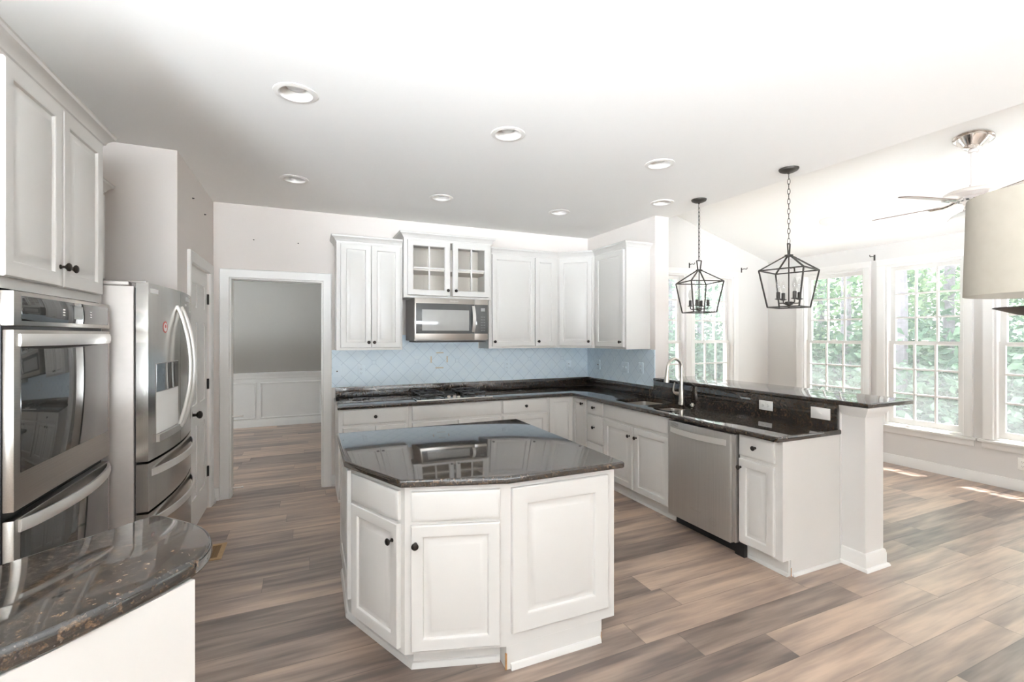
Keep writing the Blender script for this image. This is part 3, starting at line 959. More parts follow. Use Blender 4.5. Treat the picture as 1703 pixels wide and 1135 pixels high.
# line of the recessed BC face meets the left side plane x = B.x
s_ = (B[0] - pC[0]) / dBC.x
pB = (B[0], pC[1] + dBC.y * s_)
dCD = (Vector(Dd) - Vector(Cc)).normalized()
pD = (pC[0] + dCD.x * ((Dd[0] - pC[0]) / dCD.x), pC[1] + dCD.y * ((Dd[0] - pC[0]) / dCD.x))
plinth = [(A[0], A[1] - 0.001), pB, pC, pD, (Dd[0], Dd[1]), (E_[0] - 0.075, E_[1]), (E_[0] - 0.075, F_[1] - 0.001)]
mb.prism(plinth, 0.0, 0.1049)
mb.build('body', M['cab'], r)
SH = [(0, 0), (0.016, 0), (0.014, 0.014), (0.009, 0.024), (0, 0.027)]
mb = MB(TI)
mb.sweep([pB, pC, (pD[0] - 0.002, pD[1])], SH)
mb.sweep([(Dd[0] + 0.02, Dd[1]), (E_[0] - 0.085, E_[1])], SH)
mb.sweep([A, pB], SH)
mb.build('shoe_moulding', M['cab'], r)
T = TI @ face_T(B, Cc); L1 = (Vector(Cc) - Vector(B)).length
add_fronts(r, [('drawer', 0.028, L1 - 0.03, ZDR0 - 0.01, CT - 0.062), ('door', 0.028, L1 - 0.03, 0.125, 0.678, (L1 - 0.065, 0.60))], T)
T = TI @ face_T(Cc, Dd); L2 = (Vector(Dd) - Vector(Cc)).length
add_fronts(r, [('drawer', 0.030, L2 - 0.030, ZDR0 - 0.01, CT - 0.062), ('door', 0.028, L2 - 0.030, 0.125, 0.678, (0.048, 0.60))], T)
T = TI @ face_T(Dd, E_); L3 = (Vector(E_) - Vector(Dd)).length
add_fronts(r, [('panel', 0.022, L3 - 0.045, 0.165, CT - 0.062, None, 0.085)], T)
T = TI @ face_T(A, B); L0 = (Vector(B) - Vector(A)).length
add_fronts(r, [('panel', 0.05, L0 - 0.03, 0.165, CT - 0.062, None, 0.085)], T)
mb = MB(TI @ face_T(Dd, E_)); mb.box(-0.004, 0.004, -0.0006, 0.006, 0.0, 0.075)
mb.build('paint_chip', M['rawwood'], r)
mb = MB(TI @ face_T(Dd, E_)); mb.box(L3 - 0.079, L3 - 0.0755, -0.0008, 0.003, 0.0, 0.045)
mb.build('paint_chip', M['rawwood'], r)
mb = MB(Matrix.Translation((-il[0], -il[1], -(CT - 0.035))))
mb.prism(IC, CT - 0.035, CT, bev=0.011, seg=4)
o = mb.build('countertop', M['granite'], None, (il[0], il[1], CT - 0.035))
tag(o, 'dark speckled granite top on the angled kitchen island', 'countertop', 'granite worktops')

# ------------------------------------------------------------------ worktop run with sink cut-out
XCF, YCF = 2.645, 4.362
PEN = 1.936
# sink cut-outs (xy, clockwise not needed)
def dshape(y0, y1, x0, x1):
    """bowl outline: straight front edge at x0, arched back"""
    pts = []
    r = 0.05
    pts += [(x0, y1 - r), (x0, y0 + r)]
    pts += [(x0 + r - r * math.cos(a), y0 + r - r * math.sin(a)) for a in (0.4, 0.8, 1.2, PI / 2)]
    ym = (y0 + y1) / 2
    return pts
def bowl(ya, yb, x0, xa, xb, n=10):
    """closed outline; ya<yb; back edge bulges from xa (ya side) to xb (yb side)"""
    r = 0.055
    out = []
    for k in range(5):
        a = PI + k / 4 * PI / 2
        out.append((x0 + r + r * math.cos(a), ya + r + r * math.sin(a)))
    for k in range(5):
        a = -PI / 2 + k / 4 * PI / 2
        out.append((xa - r + r * math.cos(a), ya + r + r * math.sin(a)))
    for k in range(1, n):
        q = k / n
        out.append((xa + (xb - xa) * q + 0.035 * math.sin(PI * q), ya + r + (yb - ya - 2 * r) * q))
    for k in range(5):
        a = k / 4 * PI / 2
        out.append((xb - r + r * math.cos(a), yb - r + r * math.sin(a)))
    for k in range(5):
        a = PI / 2 + k / 4 * PI / 2
        out.append((x0 + r + r * math.cos(a), yb - r + r * math.sin(a)))
    return out
B_BIG = bowl(3.325, 3.73, 2.735, 3.125, 3.125)
B_SML = bowl(2.985, 3.285, 2.745, 3.045, 3.075)
CX0 = 0.246
outline = [(CX0, YCF), (XCF - 0.02, YCF), (XCF, YCF - 0.02), (XCF, PEN), (XR - 0.003, PEN), (XR - 0.003, YB - 0.003), (CX0, YB - 0.003)]
# CCW check: left-front, corner, down to the peninsula end, right, back
mb = MB(); mb.prism(outline, CT - 0.035, CT, [B_BIG, B_SML], bev=0.010, seg=4)
top = mb.build('countertop', M['granite'])
tag(top, 'long L-shaped dark granite worktop along the wall and peninsula', 'countertop', 'granite worktops')
mb = MB()
mb.box(0.262, XR - 0.012, YB - 0.023, YB - 0.003, CT + 0.0003, 0.989, 0.002)
mb.box(XR - 0.024, XR - 0.0035, STUB_Y, YB - 0.0235, CT + 0.0003, 0.989, 0.002)
mb.box(XR - 0.024, XR - 0.0035, 1.950, STUB_Y - 0.0005, CT + 0.0003, 1.0495, 0.002)
mb.build('splash_strip', M['granite'], top)

# raised bar top
mb = MB(Matrix.Translation((-3.5, -2.75, -1.05)))
mb.prism([(3.238, 1.762), (3.745, 1.762), (3.77, 1.79), (3.77, STUB_Y - 0.001), (3.238, STUB_Y - 0.001)], 1.0505, 1.081, bev=0.009, seg=4)
o = mb.build('bar_top', M['granite'], None, (3.5, 2.75, 1.05))
tag(o, 'raised dark granite bar top on the half wall behind the sink', 'countertop', 'granite worktops')

# near bar with rounded end
k_ = (CAMH - 1.08) / (CAMH - CT)
tip = [(-0.773, 1.737), (-0.589, 1.907), (-0.512, 1.982), (-0.470, 1.990), (-0.386, 1.906), (-0.312, 1.812), (-0.274, 1.718), (-0.264, 1.640), (-0.278, 1.565), (-0.313, 1.508), (-0.449, 1.346), (-0.562, 1.250)]
tip = [(x * k_, y * k_) for x, y in tip]
sm = catmull(tip, 5)
far_end = (tip[0][0] - 0.42, tip[0][1] - 0.40); near_end = (tip[-1][0] - 0.42, tip[-1][1] - 0.37)
bar_out = [far_end] + sm + [near_end]
bar_out = bar_out[::-1]
# orientation must be counter-clockwise
def area(p): return sum(p[i - 1][0] * p[i][1] - p[i][0] * p[i - 1][1] for i in range(len(p))) / 2
if area(bar_out) < 0: bar_out = bar_out[::-1]
mb = MB(Matrix.Translation((0.5, -1.0, -1.05)))
mb.prism(bar_out, 1.045, 1.080, bev=0.011, seg=4)
o = mb.build('bar_top', M['granite'], None, (-0.5, 1.0, 1.05))
tag(o, 'dark granite bar top with rounded end in the left foreground', 'countertop', 'granite worktops')
# its half wall
q0 = Vector((-0.197, 1.062)); q1 = Vector((-0.40, 0.850)); dd = (q1 - q0).normalized(); nn = Vector((dd.y, -dd.x))
if nn.dot(Vector((-1, 1))) < 0: nn = -nn
wl = [q0, q0 + dd * 0.85, q0 + dd * 0.85 + nn * 0.20, q0 + nn * 0.20]
wl = [(p.x, p.y) for p in wl]
if area(wl) < 0: wl = wl[::-1]
mb = MB(); mb.prism(wl, 0, 1.0448)
struct('wall_bar', mb, M['cab'])

# ------------------------------------------------------------------ backsplash
mb = MB(); mb.box(0.218, XR - 0.0005, YB - 0.0085, YB - 0.0005, 0.9895, 1.368)
mb.box(0.905, 1.79, YB - 0.0085, YB - 0.0005, 1.368, 1.52)
o = mb.build('backsplash', M['tile_back']); tag(o, 'light blue painted tile backsplash on the cooktop wall', 'backsplash', 'blue tile backsplash')
for (x0, x1, z0, z1) in ((1.30, 1.38, 1.318, 1.330), (1.29, 1.38, 1.152, 1.164), (1.235, 1.249, 1.215, 1.285), (1.415, 1.429, 1.215, 1.285)):
    mb = MB(); mb.box(x0, x1, YB - 0.0098, YB - 0.0086, z0, z1)
    mb.build('bare_grout_mark', M['caulk'], o)
mb = MB(); mb.box(XR - 0.0085, XR - 0.0005, STUB_Y, YB - 0.009, 0.9895, 1.368)
o = mb.build('backsplash', M['tile_side']); tag(o, 'light blue painted tile backsplash on the short right wall', 'backsplash', 'blue tile backsplash')

# ------------------------------------------------------------------ outlets and switches
def plate(kind, label, loc, rotz, w=0.073, h=0.116, mat='blueplate', group='wall plates', horizontal=False):
    r = thing('outlet' if kind == 'outlet' else 'switch_plate', label, 'outlet' if kind == 'outlet' else 'switch', loc, rotz, group)
    if horizontal: w, h = h, w
    mb = MB(); mb.box(-w / 2, w / 2, -0.006, 0, -h / 2, h / 2, 0.0025)
    mb.build('cover', M[mat], r)
    sm_ = M['slot'] if mat == 'blueplate' else M['slot']
    if kind == 'outlet':
        for s in (-1, 1):
            mb = MB()
            cx, cz = (s * 0.021, 0) if horizontal else (0, s * 0.021)
            mb.box(cx - 0.015, cx + 0.015, -0.0085, -0.0062, cz - 0.014, cz + 0.014, 0.001)
            o = mb.build('receptacle', M[mat], r)
            mb = MB()
            if horizontal:
                mb.box(cx - 0.006, cx + 0.003, -0.0092, -0.0086, cz - 0.0075, cz - 0.0055); mb.box(cx - 0.006, cx + 0.003, -0.0092, -0.0086, cz + 0.0055, cz + 0.0075)
                mb.lathe([(0.0022, 0), (0.0022, 0.0006)], (cx + 0.009, -0.0086, cz), 'y', 8)
            else:
                mb.box(cx - 0.0075, cx - 0.0055, -0.0092, -0.0086, cz - 0.003, cz + 0.006); mb.box(cx + 0.0055, cx + 0.0075, -0.0092, -0.0086, cz - 0.003, cz + 0.006)
                mb.lathe([(0.0022, 0), (0.0022, 0.0006)], (cx, -0.0086, cz - 0.009), 'y', 8)
            mb.build('slots', sm_, o)
    elif kind == 'switch':
        n = max(1, round((h if horizontal else w) / 0.06) - 0)
        n = 2 if w > 0.1 and not horizontal else 1
        for k in range(n):
            cx = (k - (n - 1) / 2) * 0.046
            mb = MB()
            if horizontal: mb.box(-0.010, 0.012, -0.016, -0.0062, -0.004, 0.004, 0.0015)
            else: mb.box(cx - 0.004, cx + 0.004, -0.016, -0.0062, -0.004, 0.010, 0.0015)
            mb.build('toggle', M[mat], r)
    elif kind == 'jack':
        mb = MB(); mb.lathe([(0.007, 0), (0.007, 0.002), (0.004, 0.003), (0.004, 0.008)], (0, -0.006, 0.0), 'y', 10)
        mb.build('jack', M['slot'], r)
    return r
yb = YB - 0.0085
plate('jack', 'blue painted cable jack plate nearest the doorway', (0.278, yb, 1.152), 0, w=0.078)
plate('outlet', 'blue painted outlet left of the cooktop below the tall cabinet', (0.512, yb, 1.149), 0)
plate('outlet', 'blue painted outlet right of the cooktop below the wide cabinet door', (2.142, yb, 1.160), 0)
plate('outlet', 'blue painted outlet on the cooktop wall nearest the room corner', (2.980, yb, 1.143), 0)
xr = XR - 0.0085
plate('jack', 'narrow blue painted plate nearest the corner on the short right wall', (xr, 4.741, 1.160), RB, w=0.07)
plate('switch', 'wide blue painted double switch on the short right wall', (xr, 4.225, 1.157), RB, w=0.118)
plate('outlet', 'blue painted outlet nearest the bar on the short right wall', (xr, 3.951, 1.167), RB)
xg = XR - 0.0245
plate('outlet', 'white horizontal outlet on the granite splash behind the dishwasher', (xg, 2.473, 0.974), RB, mat='plate', horizontal=True)
plate('switch', 'white horizontal switch on the granite splash near the bar end', (xg, 2.058, 0.977), RB, w=0.079, h=0.132, mat='plate', horizontal=True)
plate('outlet', 'white outlet low on the window wall at the right edge of the picture', (XW - 0.0005, 2.090, 0.268), RB, mat='plate')

# ------------------------------------------------------------------ cooktop
r = thing('gas_cooktop', 'black gas cooktop with iron grates set in the granite worktop', 'cooktop', (0.955, 4.387, CT + 0.0004))
w, d = 0.770, 0.520
mb = MB(); mb.box(0, w, 0.0, d, 0, 0.006, 0.002); mb.build('glass_top', M['oglass'], r)
mb = MB(); mb.box(-0.003, w + 0.003, -0.012, 0.006, 0, 0.010, 0.003); mb.build('front_trim', M['steelbar'], r)
def grate(x0, x1, y0, y1, z):
    mb = MB(); b = 0.011
    zz = z
    for y in (y0, y1, (y0 + y1) / 2): mb.bar((x0, y, zz), (x1, y, zz), b)
    for x in (x0, x1): mb.bar((x, y0, zz), (x, y1, zz), b)
    for cy_ in ((y0 * 3 + y1) / 4, (y0 + 3 * y1) / 4):
        cx = (x0 + x1) / 2
        for a in range(4):
            an = PI / 4 + a * PI / 2
            mb.bar((cx + 0.028 * math.cos(an), cy_ + 0.028 * math.sin(an), zz + 0.003), (cx + 0.105 * math.cos(an), cy_ + 0.085 * math.sin(an), zz), b * 0.9)
    for x in (x0, x1):
        for y in (y0, y1): mb.bar((x, y, 0.0065), (x, y, zz + b / 2), b)
    return mb.build('grate', M['castiron'], r)
grate(0.050, 0.290, 0.065, 0.475, 0.048)
grate(0.480, 0.720, 0.065, 0.475, 0.048)
for bx in (0.17, 0.60):
    for by in (0.168, 0.372):
        mb = MB(); mb.lathe([(0.05, 0.0065), (0.05, 0.012), (0.036, 0.016), (0.036, 0.024), (0.030, 0.028), (0.0, 0.028)][:-1], (bx, by, 0), seg=24)
        mb.build('burner', M['castiron'], r)
mb = MB()
for k in range(7): mb.box(0.325, 0.445, 0.22 + k * 0.036, 0.236 + k * 0.036, 0.0065, 0.030)
mb.box(0.315, 0.325, 0.21, 0.46, 0.0065, 0.030); mb.box(0.445, 0.455, 0.21, 0.46, 0.0065, 0.030)
mb.build('vent_grille', M['castiron'], r)
for kx, ky in ((0.335, 0.07), (0.385, 0.05), (0.435, 0.07), (0.355, 0.14), (0.415, 0.14)):
    mb = MB(); mb.lathe([(0.018, 0.0065), (0.017, 0.015), (0.012, 0.017)], (kx, ky, 0), seg=16); mb.bar((kx - 0.014, ky, 0.020), (kx + 0.014, ky, 0.020), 0.006)
    mb.build('knob', M['nickel'], r)

# ------------------------------------------------------------------ sink, faucet
r = thing('sink', 'double-bowl stainless steel sink set under the granite worktop', 'sink', (2.93, 3.36, 0))
TS = Matrix.Translation((-2.93, -3.36, 0))
for nm, bl, dep in (('large_bowl', B_BIG, 0.20), ('small_bowl', B_SML, 0.16)):
    zt = CT - 0.0355
    o1 = offset_poly(bl, 0.014); i0 = offset_poly(bl, -0.002); i1 = offset_poly(bl, -0.012); i2 = offset_poly(bl, -0.045)
    rows = [[(p[0], p[1], zt) for p in o1], [(p[0], p[1], zt) for p in i0], [(p[0], p[1], zt - dep + 0.03) for p in i1], [(p[0], p[1], zt - dep) for p in i2]]
    outer = [[(p[0], p[1], zt - dep - 0.003) for p in offset_poly(bl, -0.040)], [(p[0], p[1], zt - dep + 0.03) for p in offset_poly(bl, -0.004)], [(p[0], p[1], zt - 0.003) for p in offset_poly(bl, 0.006)], [(p[0], p[1], zt - 0.003) for p in o1]]
    mb = MB(TS); mb.loops(rows, False, True)
    mb.loops(outer, True, False)
    b = mb.build(nm, M['sinksteel'], r)
    cx = sum(p[0] for p in bl) / len(bl); cyy = sum(p[1] for p in bl) / len(bl)
    mb = MB(TS); mb.lathe([(0.042, zt - dep + 0.0005), (0.042, zt - dep + 0.003), (0.03, zt - dep + 0.0035), (0.028, zt - dep + 0.001)], (cx, cyy, 0), seg=20)
    mb.build('drain', M['chrome'], b)

r = thing('faucet', 'brushed nickel gooseneck pull-down faucet behind the sink', 'faucet', (3.172, 3.285, CT + 0.0003))
mb = MB(); mb.lathe([(0.030, 0.0), (0.030, 0.006), (0.026, 0.010), (0.025, 0.055), (0.0225, 0.10), (0.0175, 0.16), (0.0145, 0.24), (0.0138, 0.275)], seg=24)
mb.build('body', M['nickel'], r)
dirv = Vector((-1.0, -0.06, 0)).normalized()          # the spout reaches over the big bowl
Rr = 0.088
pts = [(0, 0, 0.275), (0, 0, 0.325)]
for k in range(1, 14):
    a = PI * k / 14 * 1.08
    q = dirv * (Rr - Rr * math.cos(a))
    pts.append((q.x, q.y, 0.325 + Rr * math.sin(a)))
end = Vector(pts[-1]); tang = (Vector(pts[-1]) - Vector(pts[-2])).normalized()
mb = MB(); mb.tube(pts, 0.0138, 14); mb.build('spout', M['nickel'], r)
mb = MB(); mb.tube([end, end + tang * 0.02, end + tang * 0.06, end + tang * 0.115, end + tang * 0.125], 0.016, 16, rs=[0.0142, 0.0155, 0.018, 0.0235, 0.0235])
sh = mb.build('spray_head', M['nickel'], r)
mb = MB(); mb.tube([end + tang * 0.1252, end + tang * 0.130], 0.019, 16); mb.build('nozzle', M['black'], sh)
lv = Vector((-0.30, 0.95, 0)).normalized()
mb = MB(); mb.tube([lv * 0.018 + Vector((0, 0, 0.085)), lv * 0.050 + Vector((0, 0, 0.086)), lv * 0.068 + Vector((0, 0, 0.090))], 0.0175, 14, rs=[0.018, 0.017, 0.013])
mb.tube([lv * 0.066 + Vector((0, 0, 0.088)), lv * 0.082 + Vector((0, 0, 0.11)), lv * 0.078 + Vector((0, 0, 0.15)), lv * 0.068 + Vector((0, 0, 0.185))], 0.007, 10, rs=[0.012, 0.009, 0.0065, 0.006])
mb.build('lever', M['nickel'], r)
mb = MB(); mb.lathe([(0.022, 0.0), (0.022, 0.004), (0.013, 0.006), (0.013, 0.014), (0.011, 0.016)], seg=20)
o = mb.build('disposal_button', M['nickel'], None, (3.185, 3.165, CT + 0.0003))
tag(o, 'small round nickel button on the granite beside the faucet', 'button')

# ------------------------------------------------------------------ dishwasher
r = thing('dishwasher', 'stainless steel dishwasher with a curved bar handle in the peninsula', 'dishwasher', (2.672, 2.905, 0), RB)
w = 0.638
mb = MB(); mb.box(0.012, w - 0.012, 0.042, 0.56, 0.09, 0.838); mb.build('tub', M['black'], r)
mb = MB(); mb.box(0.004, w - 0.034, -0.012, 0.041, 0.085, 0.836, 0.006); dr = mb.build('door', M['steelv'], r)
mb = MB(); mb.box(w - 0.0335, w - 0.006, 0.004, 0.041, 0.095, 0.836, 0.002); mb.build('door_edge', M['steelside'], r)
mb = MB(); mb.box(0.006, w - 0.010, 0.075, 0.095, 0.0, 0.088); mb.box(w - 0.045, w + 0.030, 0.045, 0.0745, 0.0, 0.088)
mb.build('kick_plate', M['black'], r)
N = 16; rows = []
for k in range(N + 1):
    q = k / N; x = 0.030 + (w - 0.102) * q
    bow = -0.014 - 0.042 * math.sin(PI * q) ** 0.8
    z = 0.768
    rows.append([(x, bow, z - 0.021), (x, bow, z + 0.021), (x, bow + 0.010, z + 0.021), (x, bow + 0.010, z - 0.021)])
mb = MB(); mb.loops(rows); mb.build('handle', M['steelbar'], dr)
mb = MB()
for k in range(4): mb.box(0.035, 0.115, -0.0126, -0.0121, 0.797 + k * 0.008, 0.7995 + k * 0.008)
mb.build('vent_slots', M['slot'], dr)
def text(s, size, name, mat, parent, loc, rot, ext=0.0002):
    c = bpy.data.curves.new(name, 'FONT'); c.body = s; c.size = size; c.extrude = ext; c.align_x = 'CENTER'; c.align_y = 'CENTER'
    c.materials.append(mat)
    tmp = bpy.data.objects.new(name, c); COL.objects.link(tmp)
    dg = bpy.context.evaluated_depsgraph_get()
    me = bpy.data.meshes.new_from_object(tmp.evaluated_get(dg))
    bpy.data.objects.remove(tmp)
    o = bpy.data.objects.new(name, me); o.location = loc; o.rotation_euler = rot; o.parent = parent
    COL.objects.link(o); return o
text('Whirlpool', 0.024, 'logo', M['logod'], dr, (0.29, -0.0123, 0.205), (PI / 2, 0, 0))
mb = MB()
ring_o = [(0.455 + 0.030 * math.cos(2 * PI * k / 28), 0, 0.178 + 0.030 * math.sin(2 * PI * k / 28)) for k in range(28)]
ring_i = [(0.455 + 0.026 * math.cos(2 * PI * k / 28), 0, 0.178 + 0.026 * math.sin(2 * PI * k / 28)) for k in range(28)]
mb.loops([[(p[0], -0.0121, p[2]) for p in ring_i], [(p[0], -0.0121, p[2]) for p in ring_o], [(p[0], -0.0126, p[2]) for p in ring_o], [(p[0], -0.0126, p[2]) for p in ring_i], [(p[0], -0.0121, p[2]) for p in ring_i]], False, False)
mb.box(0.440, 0.470, -0.0126, -0.0121, 0.176, 0.180)
mb.build('badge', M['logod'], dr)

# ------------------------------------------------------------------ microwave
r = thing('microwave', 'stainless over-the-range microwave hung below the glass cabinet', 'microwave', (0.968, 4.545, 1.462))
w, hh = 0.772, 0.428
mb = MB(); mb.box(0, w, 0.045, YB - 4.545 - 0.010, 0.0, hh); mb.build('housing', M['steelside'], r)
mb = MB(); mb.box(0.02, w - 0.02, 0.02, 0.36, -0.018, -0.0005); mb.build('vent_base', M['black'], r)
mb = MB(); mb.box(0.0, 0.618, 0.0, 0.044, 0.008, hh - 0.002, 0.004); dr = mb.build('door', M['steel'], r)
mb = MB(); mb.box(0.621, w, 0.0, 0.044, 0.008, hh - 0.002, 0.004); cp = mb.build('control_panel', M['steel'], r)
gz0, gz1 = 0.070, 0.372
mb = MB(); mb.box(0.012, 0.617, -0.004, -0.0003, gz0, gz1, 0.0015); gl = mb.build('door_glass', M['mwglass'], dr)
mb = MB(); mb.box(0.072, 0.560, -0.0052, -0.0042, gz0 + 0.030, gz1 - 0.062, 0.0003); mb.build('window_mesh', M['mwmesh'], dr)
mb = MB(); mb.box(0.622, w - 0.006, -0.004, -0.0003, gz0, gz1, 0.0015); mb.build('keypad', M['mwglass'], cp)
mb = MB(); mb.box(0.690, 0.735, -0.0052, -0.0042, gz1 - 0.070, gz1 - 0.036); mb.build('display', M['display'], cp)
mb = MB()
for i in range(3):
    for j in range(6): mb.box(0.690 + i * 0.018, 0.700 + i * 0.018, -0.0048, -0.0042, gz0 + 0.03 + j * 0.028, gz0 + 0.036 + j * 0.028)
mb.build('buttons', M['display'], cp)
rows = []
for k in range(N + 1):
    q = k / N; z = gz0 + 0.015 + (gz1 - gz0 - 0.03) * q
    bow = -0.006 - 0.040 * math.sin(PI * q) ** 0.8
    rows.append([(0.590, bow, z), (0.622, bow, z), (0.622, bow + 0.010, z), (0.590, bow + 0.010, z)])
mb = MB(); mb.loops(rows); mb.build('handle', M['steelbar'], dr)
text('Whirlpool', 0.022, 'logo', M['logo'], dr, (0.40, -0.0004, hh - 0.028), (PI / 2, 0, 0))

# ------------------------------------------------------------------ double oven
r = thing('double_oven', 'stainless double wall oven with dark glass doors in the tall cabinet', 'oven', (-0.830, 1.937, 0), PI / 2)
w = 0.762
mb = MB(); mb.box(0.008, w - 0.008, 0.0452, 0.56, OZ0, 1.652); mb.box(0.002, w - 0.002, 0.030, 0.0451, OZ0, 1.545)
mb.build('chassis', M['black'], r)
mb = MB(); mb.box(0, w, 0.0, 0.045, 1.545, 1.655, 0.003); cp = mb.build('control_panel', M['steel'], r)
mb = MB(); mb.box(0.040, w - 0.028, -0.0022, -0.0003, 1.561, 1.641, 0.0008); mb.build('glass', M['oglass'], cp)
mb = MB(); mb.box(0.40, 0.475, -0.0032, -0.0024, 1.578, 1.628); mb.build('display', M['display'], cp)
mb = MB()
for x in (0.31, 0.545):
    for k in range(3): mb.box(x, x + 0.016, -0.0030, -0.0024, 1.588 + k * 0.010, 1.593 + k * 0.010)
mb.build('touch_marks', M['logo'], cp)
def oven_door(z0, z1, name, hz):
    mb = MB(); mb.box(0, w, 0.0, 0.028, z0, z1, 0.003); o = mb.build(name, M['steel'], r)
    gb = z0 + 0.115
    mb = MB(); mb.box(0.034, w - 0.028, -0.0024, -0.0003, gb, z1 - 0.038, 0.0008); mb.build('glass', M['oglass'], o)
    rows = []
    for k in range(21):
        q = k / 20; x = 0.022 + (w - 0.044) * q
        bow = -0.006 - 0.050 * math.sin(PI * q) ** 0.7
        rows.append([(x, bow, hz - 0.020), (x, bow - 0.003, hz - 0.008), (x, bow - 0.003, hz + 0.008), (x, bow, hz + 0.020), (x, bow + 0.010, hz + 0.018), (x, bow + 0.010, hz - 0.018)])
    mb = MB(); mb.loops(rows); mb.build('handle', M['steelbar'], o)
oven_door(0.965, 1.533, 'upper_door', 1.500)
oven_door(0.345, 0.938, 'lower_door', 0.915)

# ------------------------------------------------------------------ refrigerator
FW = 0.905
r = thing('refrigerator', 'stainless french-door refrigerator with two bottom drawers beside the oven cabinet', 'refrigerator', (-0.757, 2.757, 0), PI / 2)
mb = MB(); mb.box(0.0, FW, 0.0, 0.64, 0.02, 1.752, 0.004); mb.build('body', M['steelside'], r)
def bow_y(x): return -0.056 - 0.036 * (1 - (2 * x / FW - 1) ** 2)
def curved(x0, x1, z0, z1, y_in=-0.008, n=14):
    mb = MB(); rows = []
    for k in range(n + 1):
        x = x0 + (x1 - x0) * k / n
        rows.append([(x, y_in, z0), (x, bow_y(x), z0), (x, bow_y(x), z1), (x, y_in, z1)])
    mb.loops(rows)
    return mb
ld = curved(0.0, FW / 2 - 0.002, 0.905, 1.768).build('left_door', M['steelf'], r)
rd = curved(FW / 2 + 0.002, FW, 0.905, 1.768).build('right_door', M['steelf'], r)
d1 = curved(0.0, FW, 0.662, 0.893).build('upper_drawer', M['steelf'], r)
d2 = curved(0.0, FW, 0.075, 0.650).build('lower_drawer', M['steelf'], r)
mb = MB(); mb.box(0.012, FW - 0.012, -0.0078, -0.0005, 0.08, 1.745); mb.build('gasket', M['slot'], r)
mb = MB()
for x0, x1 in ((0.004, 0.055), (FW - 0.055, FW - 0.004)):
    mb.box(x0, x1, 0.02, 0.26, 1.7525, 1.776, 0.008); mb.box(x0 + 0.01, x1 - 0.01, -0.045, 0.02, 1.7695, 1.780, 0.003)
mb.build('hinge_cover', M['steelside'], r)
for x, par, s in ((FW / 2 - 0.070, ld, -1), (FW / 2 + 0.030, rd, 1)):
    pts = []
    for k in range(23):
        q = k / 22; z = 0.985 + 0.695 * q
        pts.append((x + s * 0.0, bow_y(x) + 0.004 - 0.066 * math.sin(PI * q) ** 0.75, z))
    mb = MB(); mb.tube(pts, 0.0105, 10); mb.build('handle', M['steelbar'], par)
for z, par in ((0.842, d1), (0.600, d2)):
    rows = []
    for k in range(25):
        q = k / 24; x = 0.025 + (FW - 0.05) * q
        y = bow_y(x) + 0.004 - 0.050 * math.sin(PI * q) ** 0.6
        rows.append([(x, y, z - 0.017), (x, y, z + 0.017), (x, y + 0.011, z + 0.017), (x, y + 0.011, z - 0.017)])
    mb = MB(); mb.loops(rows); mb.build('handle', M['steelbar'], par)
# dispenser follows the curve of the left door
def patch(x0, x1, z0, z1, off, th, n=6):
    mb = MB(); rows = []
    for k in range(n + 1):
        x = x0 + (x1 - x0) * k / n
        y = bow_y(x) - off
        rows.append([(x, y + th, z0), (x, y, z0), (x, y, z1), (x, y + th, z1)])
    mb.loops(rows)
    return mb
dp = patch(0.075, 0.395, 0.982, 1.375, 0.0012, 0.0008).build('dispenser', M['steelside'], ld)
patch(0.079, 0.391, 1.232, 1.371, 0.0030, 0.0012).build('dispenser_display', M['oglass'], ld)
patch(0.079, 0.391, 1.022, 1.228, 0.0026, 0.0010).build('dispenser_recess', M['sticker'], ld)
patch(0.075, 0.395, 0.982, 1.018, 0.016, 0.014).build('dispenser_tray', M['steelv'], ld)
patch(0.018, 0.105, 1.722, 1.744, 0.0007, 0.0005).build('sticker', M['sticker'], ld)
patch(0.600, 0.800, 1.722, 1.748, 0.0007, 0.0005).build('sticker', M['sticker'], rd)
patch(0.575, 0.620, 1.690, 1.703, 0.0007, 0.0005).build('sticker', M['sticker'], rd)
patch(0.735, 0.800, 1.658, 1.670, 0.0007, 0.0005).build('logo_mark', M['logo'], rd)
def disc(cx, cz, rad, off, n=20):
    mb = MB()
    a = [(cx + rad * math.cos(2 * PI * k / n), cz + rad * math.sin(2 * PI * k / n)) for k in range(n)]
    mb.loops([[(x, bow_y(x) - off + 0.0004, z) for x, z in a], [(x, bow_y(x) - off, z) for x, z in a]])
    return mb
s = disc(0.190, 1.558, 0.030, 0.0008).build('round_sticker', M['redst'], ld)
s['label'] = 'round pink and white sticker'
disc(0.190, 1.558, 0.023, 0.0016).build('sticker_face', M['sticker'], ld)
disc(0.190, 1.562, 0.009, 0.0022).build('sticker_mark', M['redst'], ld)

# ------------------------------------------------------------------ recessed lights, speaker
def rlight(x, y, label):
    r = thing('recessed_light', label, 'ceiling light', (x, y, H), 0, 'recessed ceiling lights')
    mb = MB(); mb.lathe([(0.078, 0.0), (0.104, -0.0005), (0.103, -0.004), (0.080, -0.007), (0.075, -0.003), (0.072, 0.0)], seg=32, cap=False)
    mb.build('trim_ring', M['reflector'], r)
    mb = MB(); mb.lathe([(0.0735, -0.002), (0.064, 0.030), (0.058, 0.085), (0.057, 0.10)], seg=32, cap=False)
    mb.lathe([(0.057, 0.10), (0.02, 0.1005)], seg=32)
    mb.build('baffle', M['reflector'], r)
    mb = MB(); mb.lathe([(0.018, 0.098), (0.022, 0.085), (0.038, 0.055), (0.046, 0.038), (0.046, 0.030), (0.038, 0.022), (0.018, 0.017), (0.004, 0.016)], seg=24)
    mb.build('bulb', M['bulb'], r)
    return r
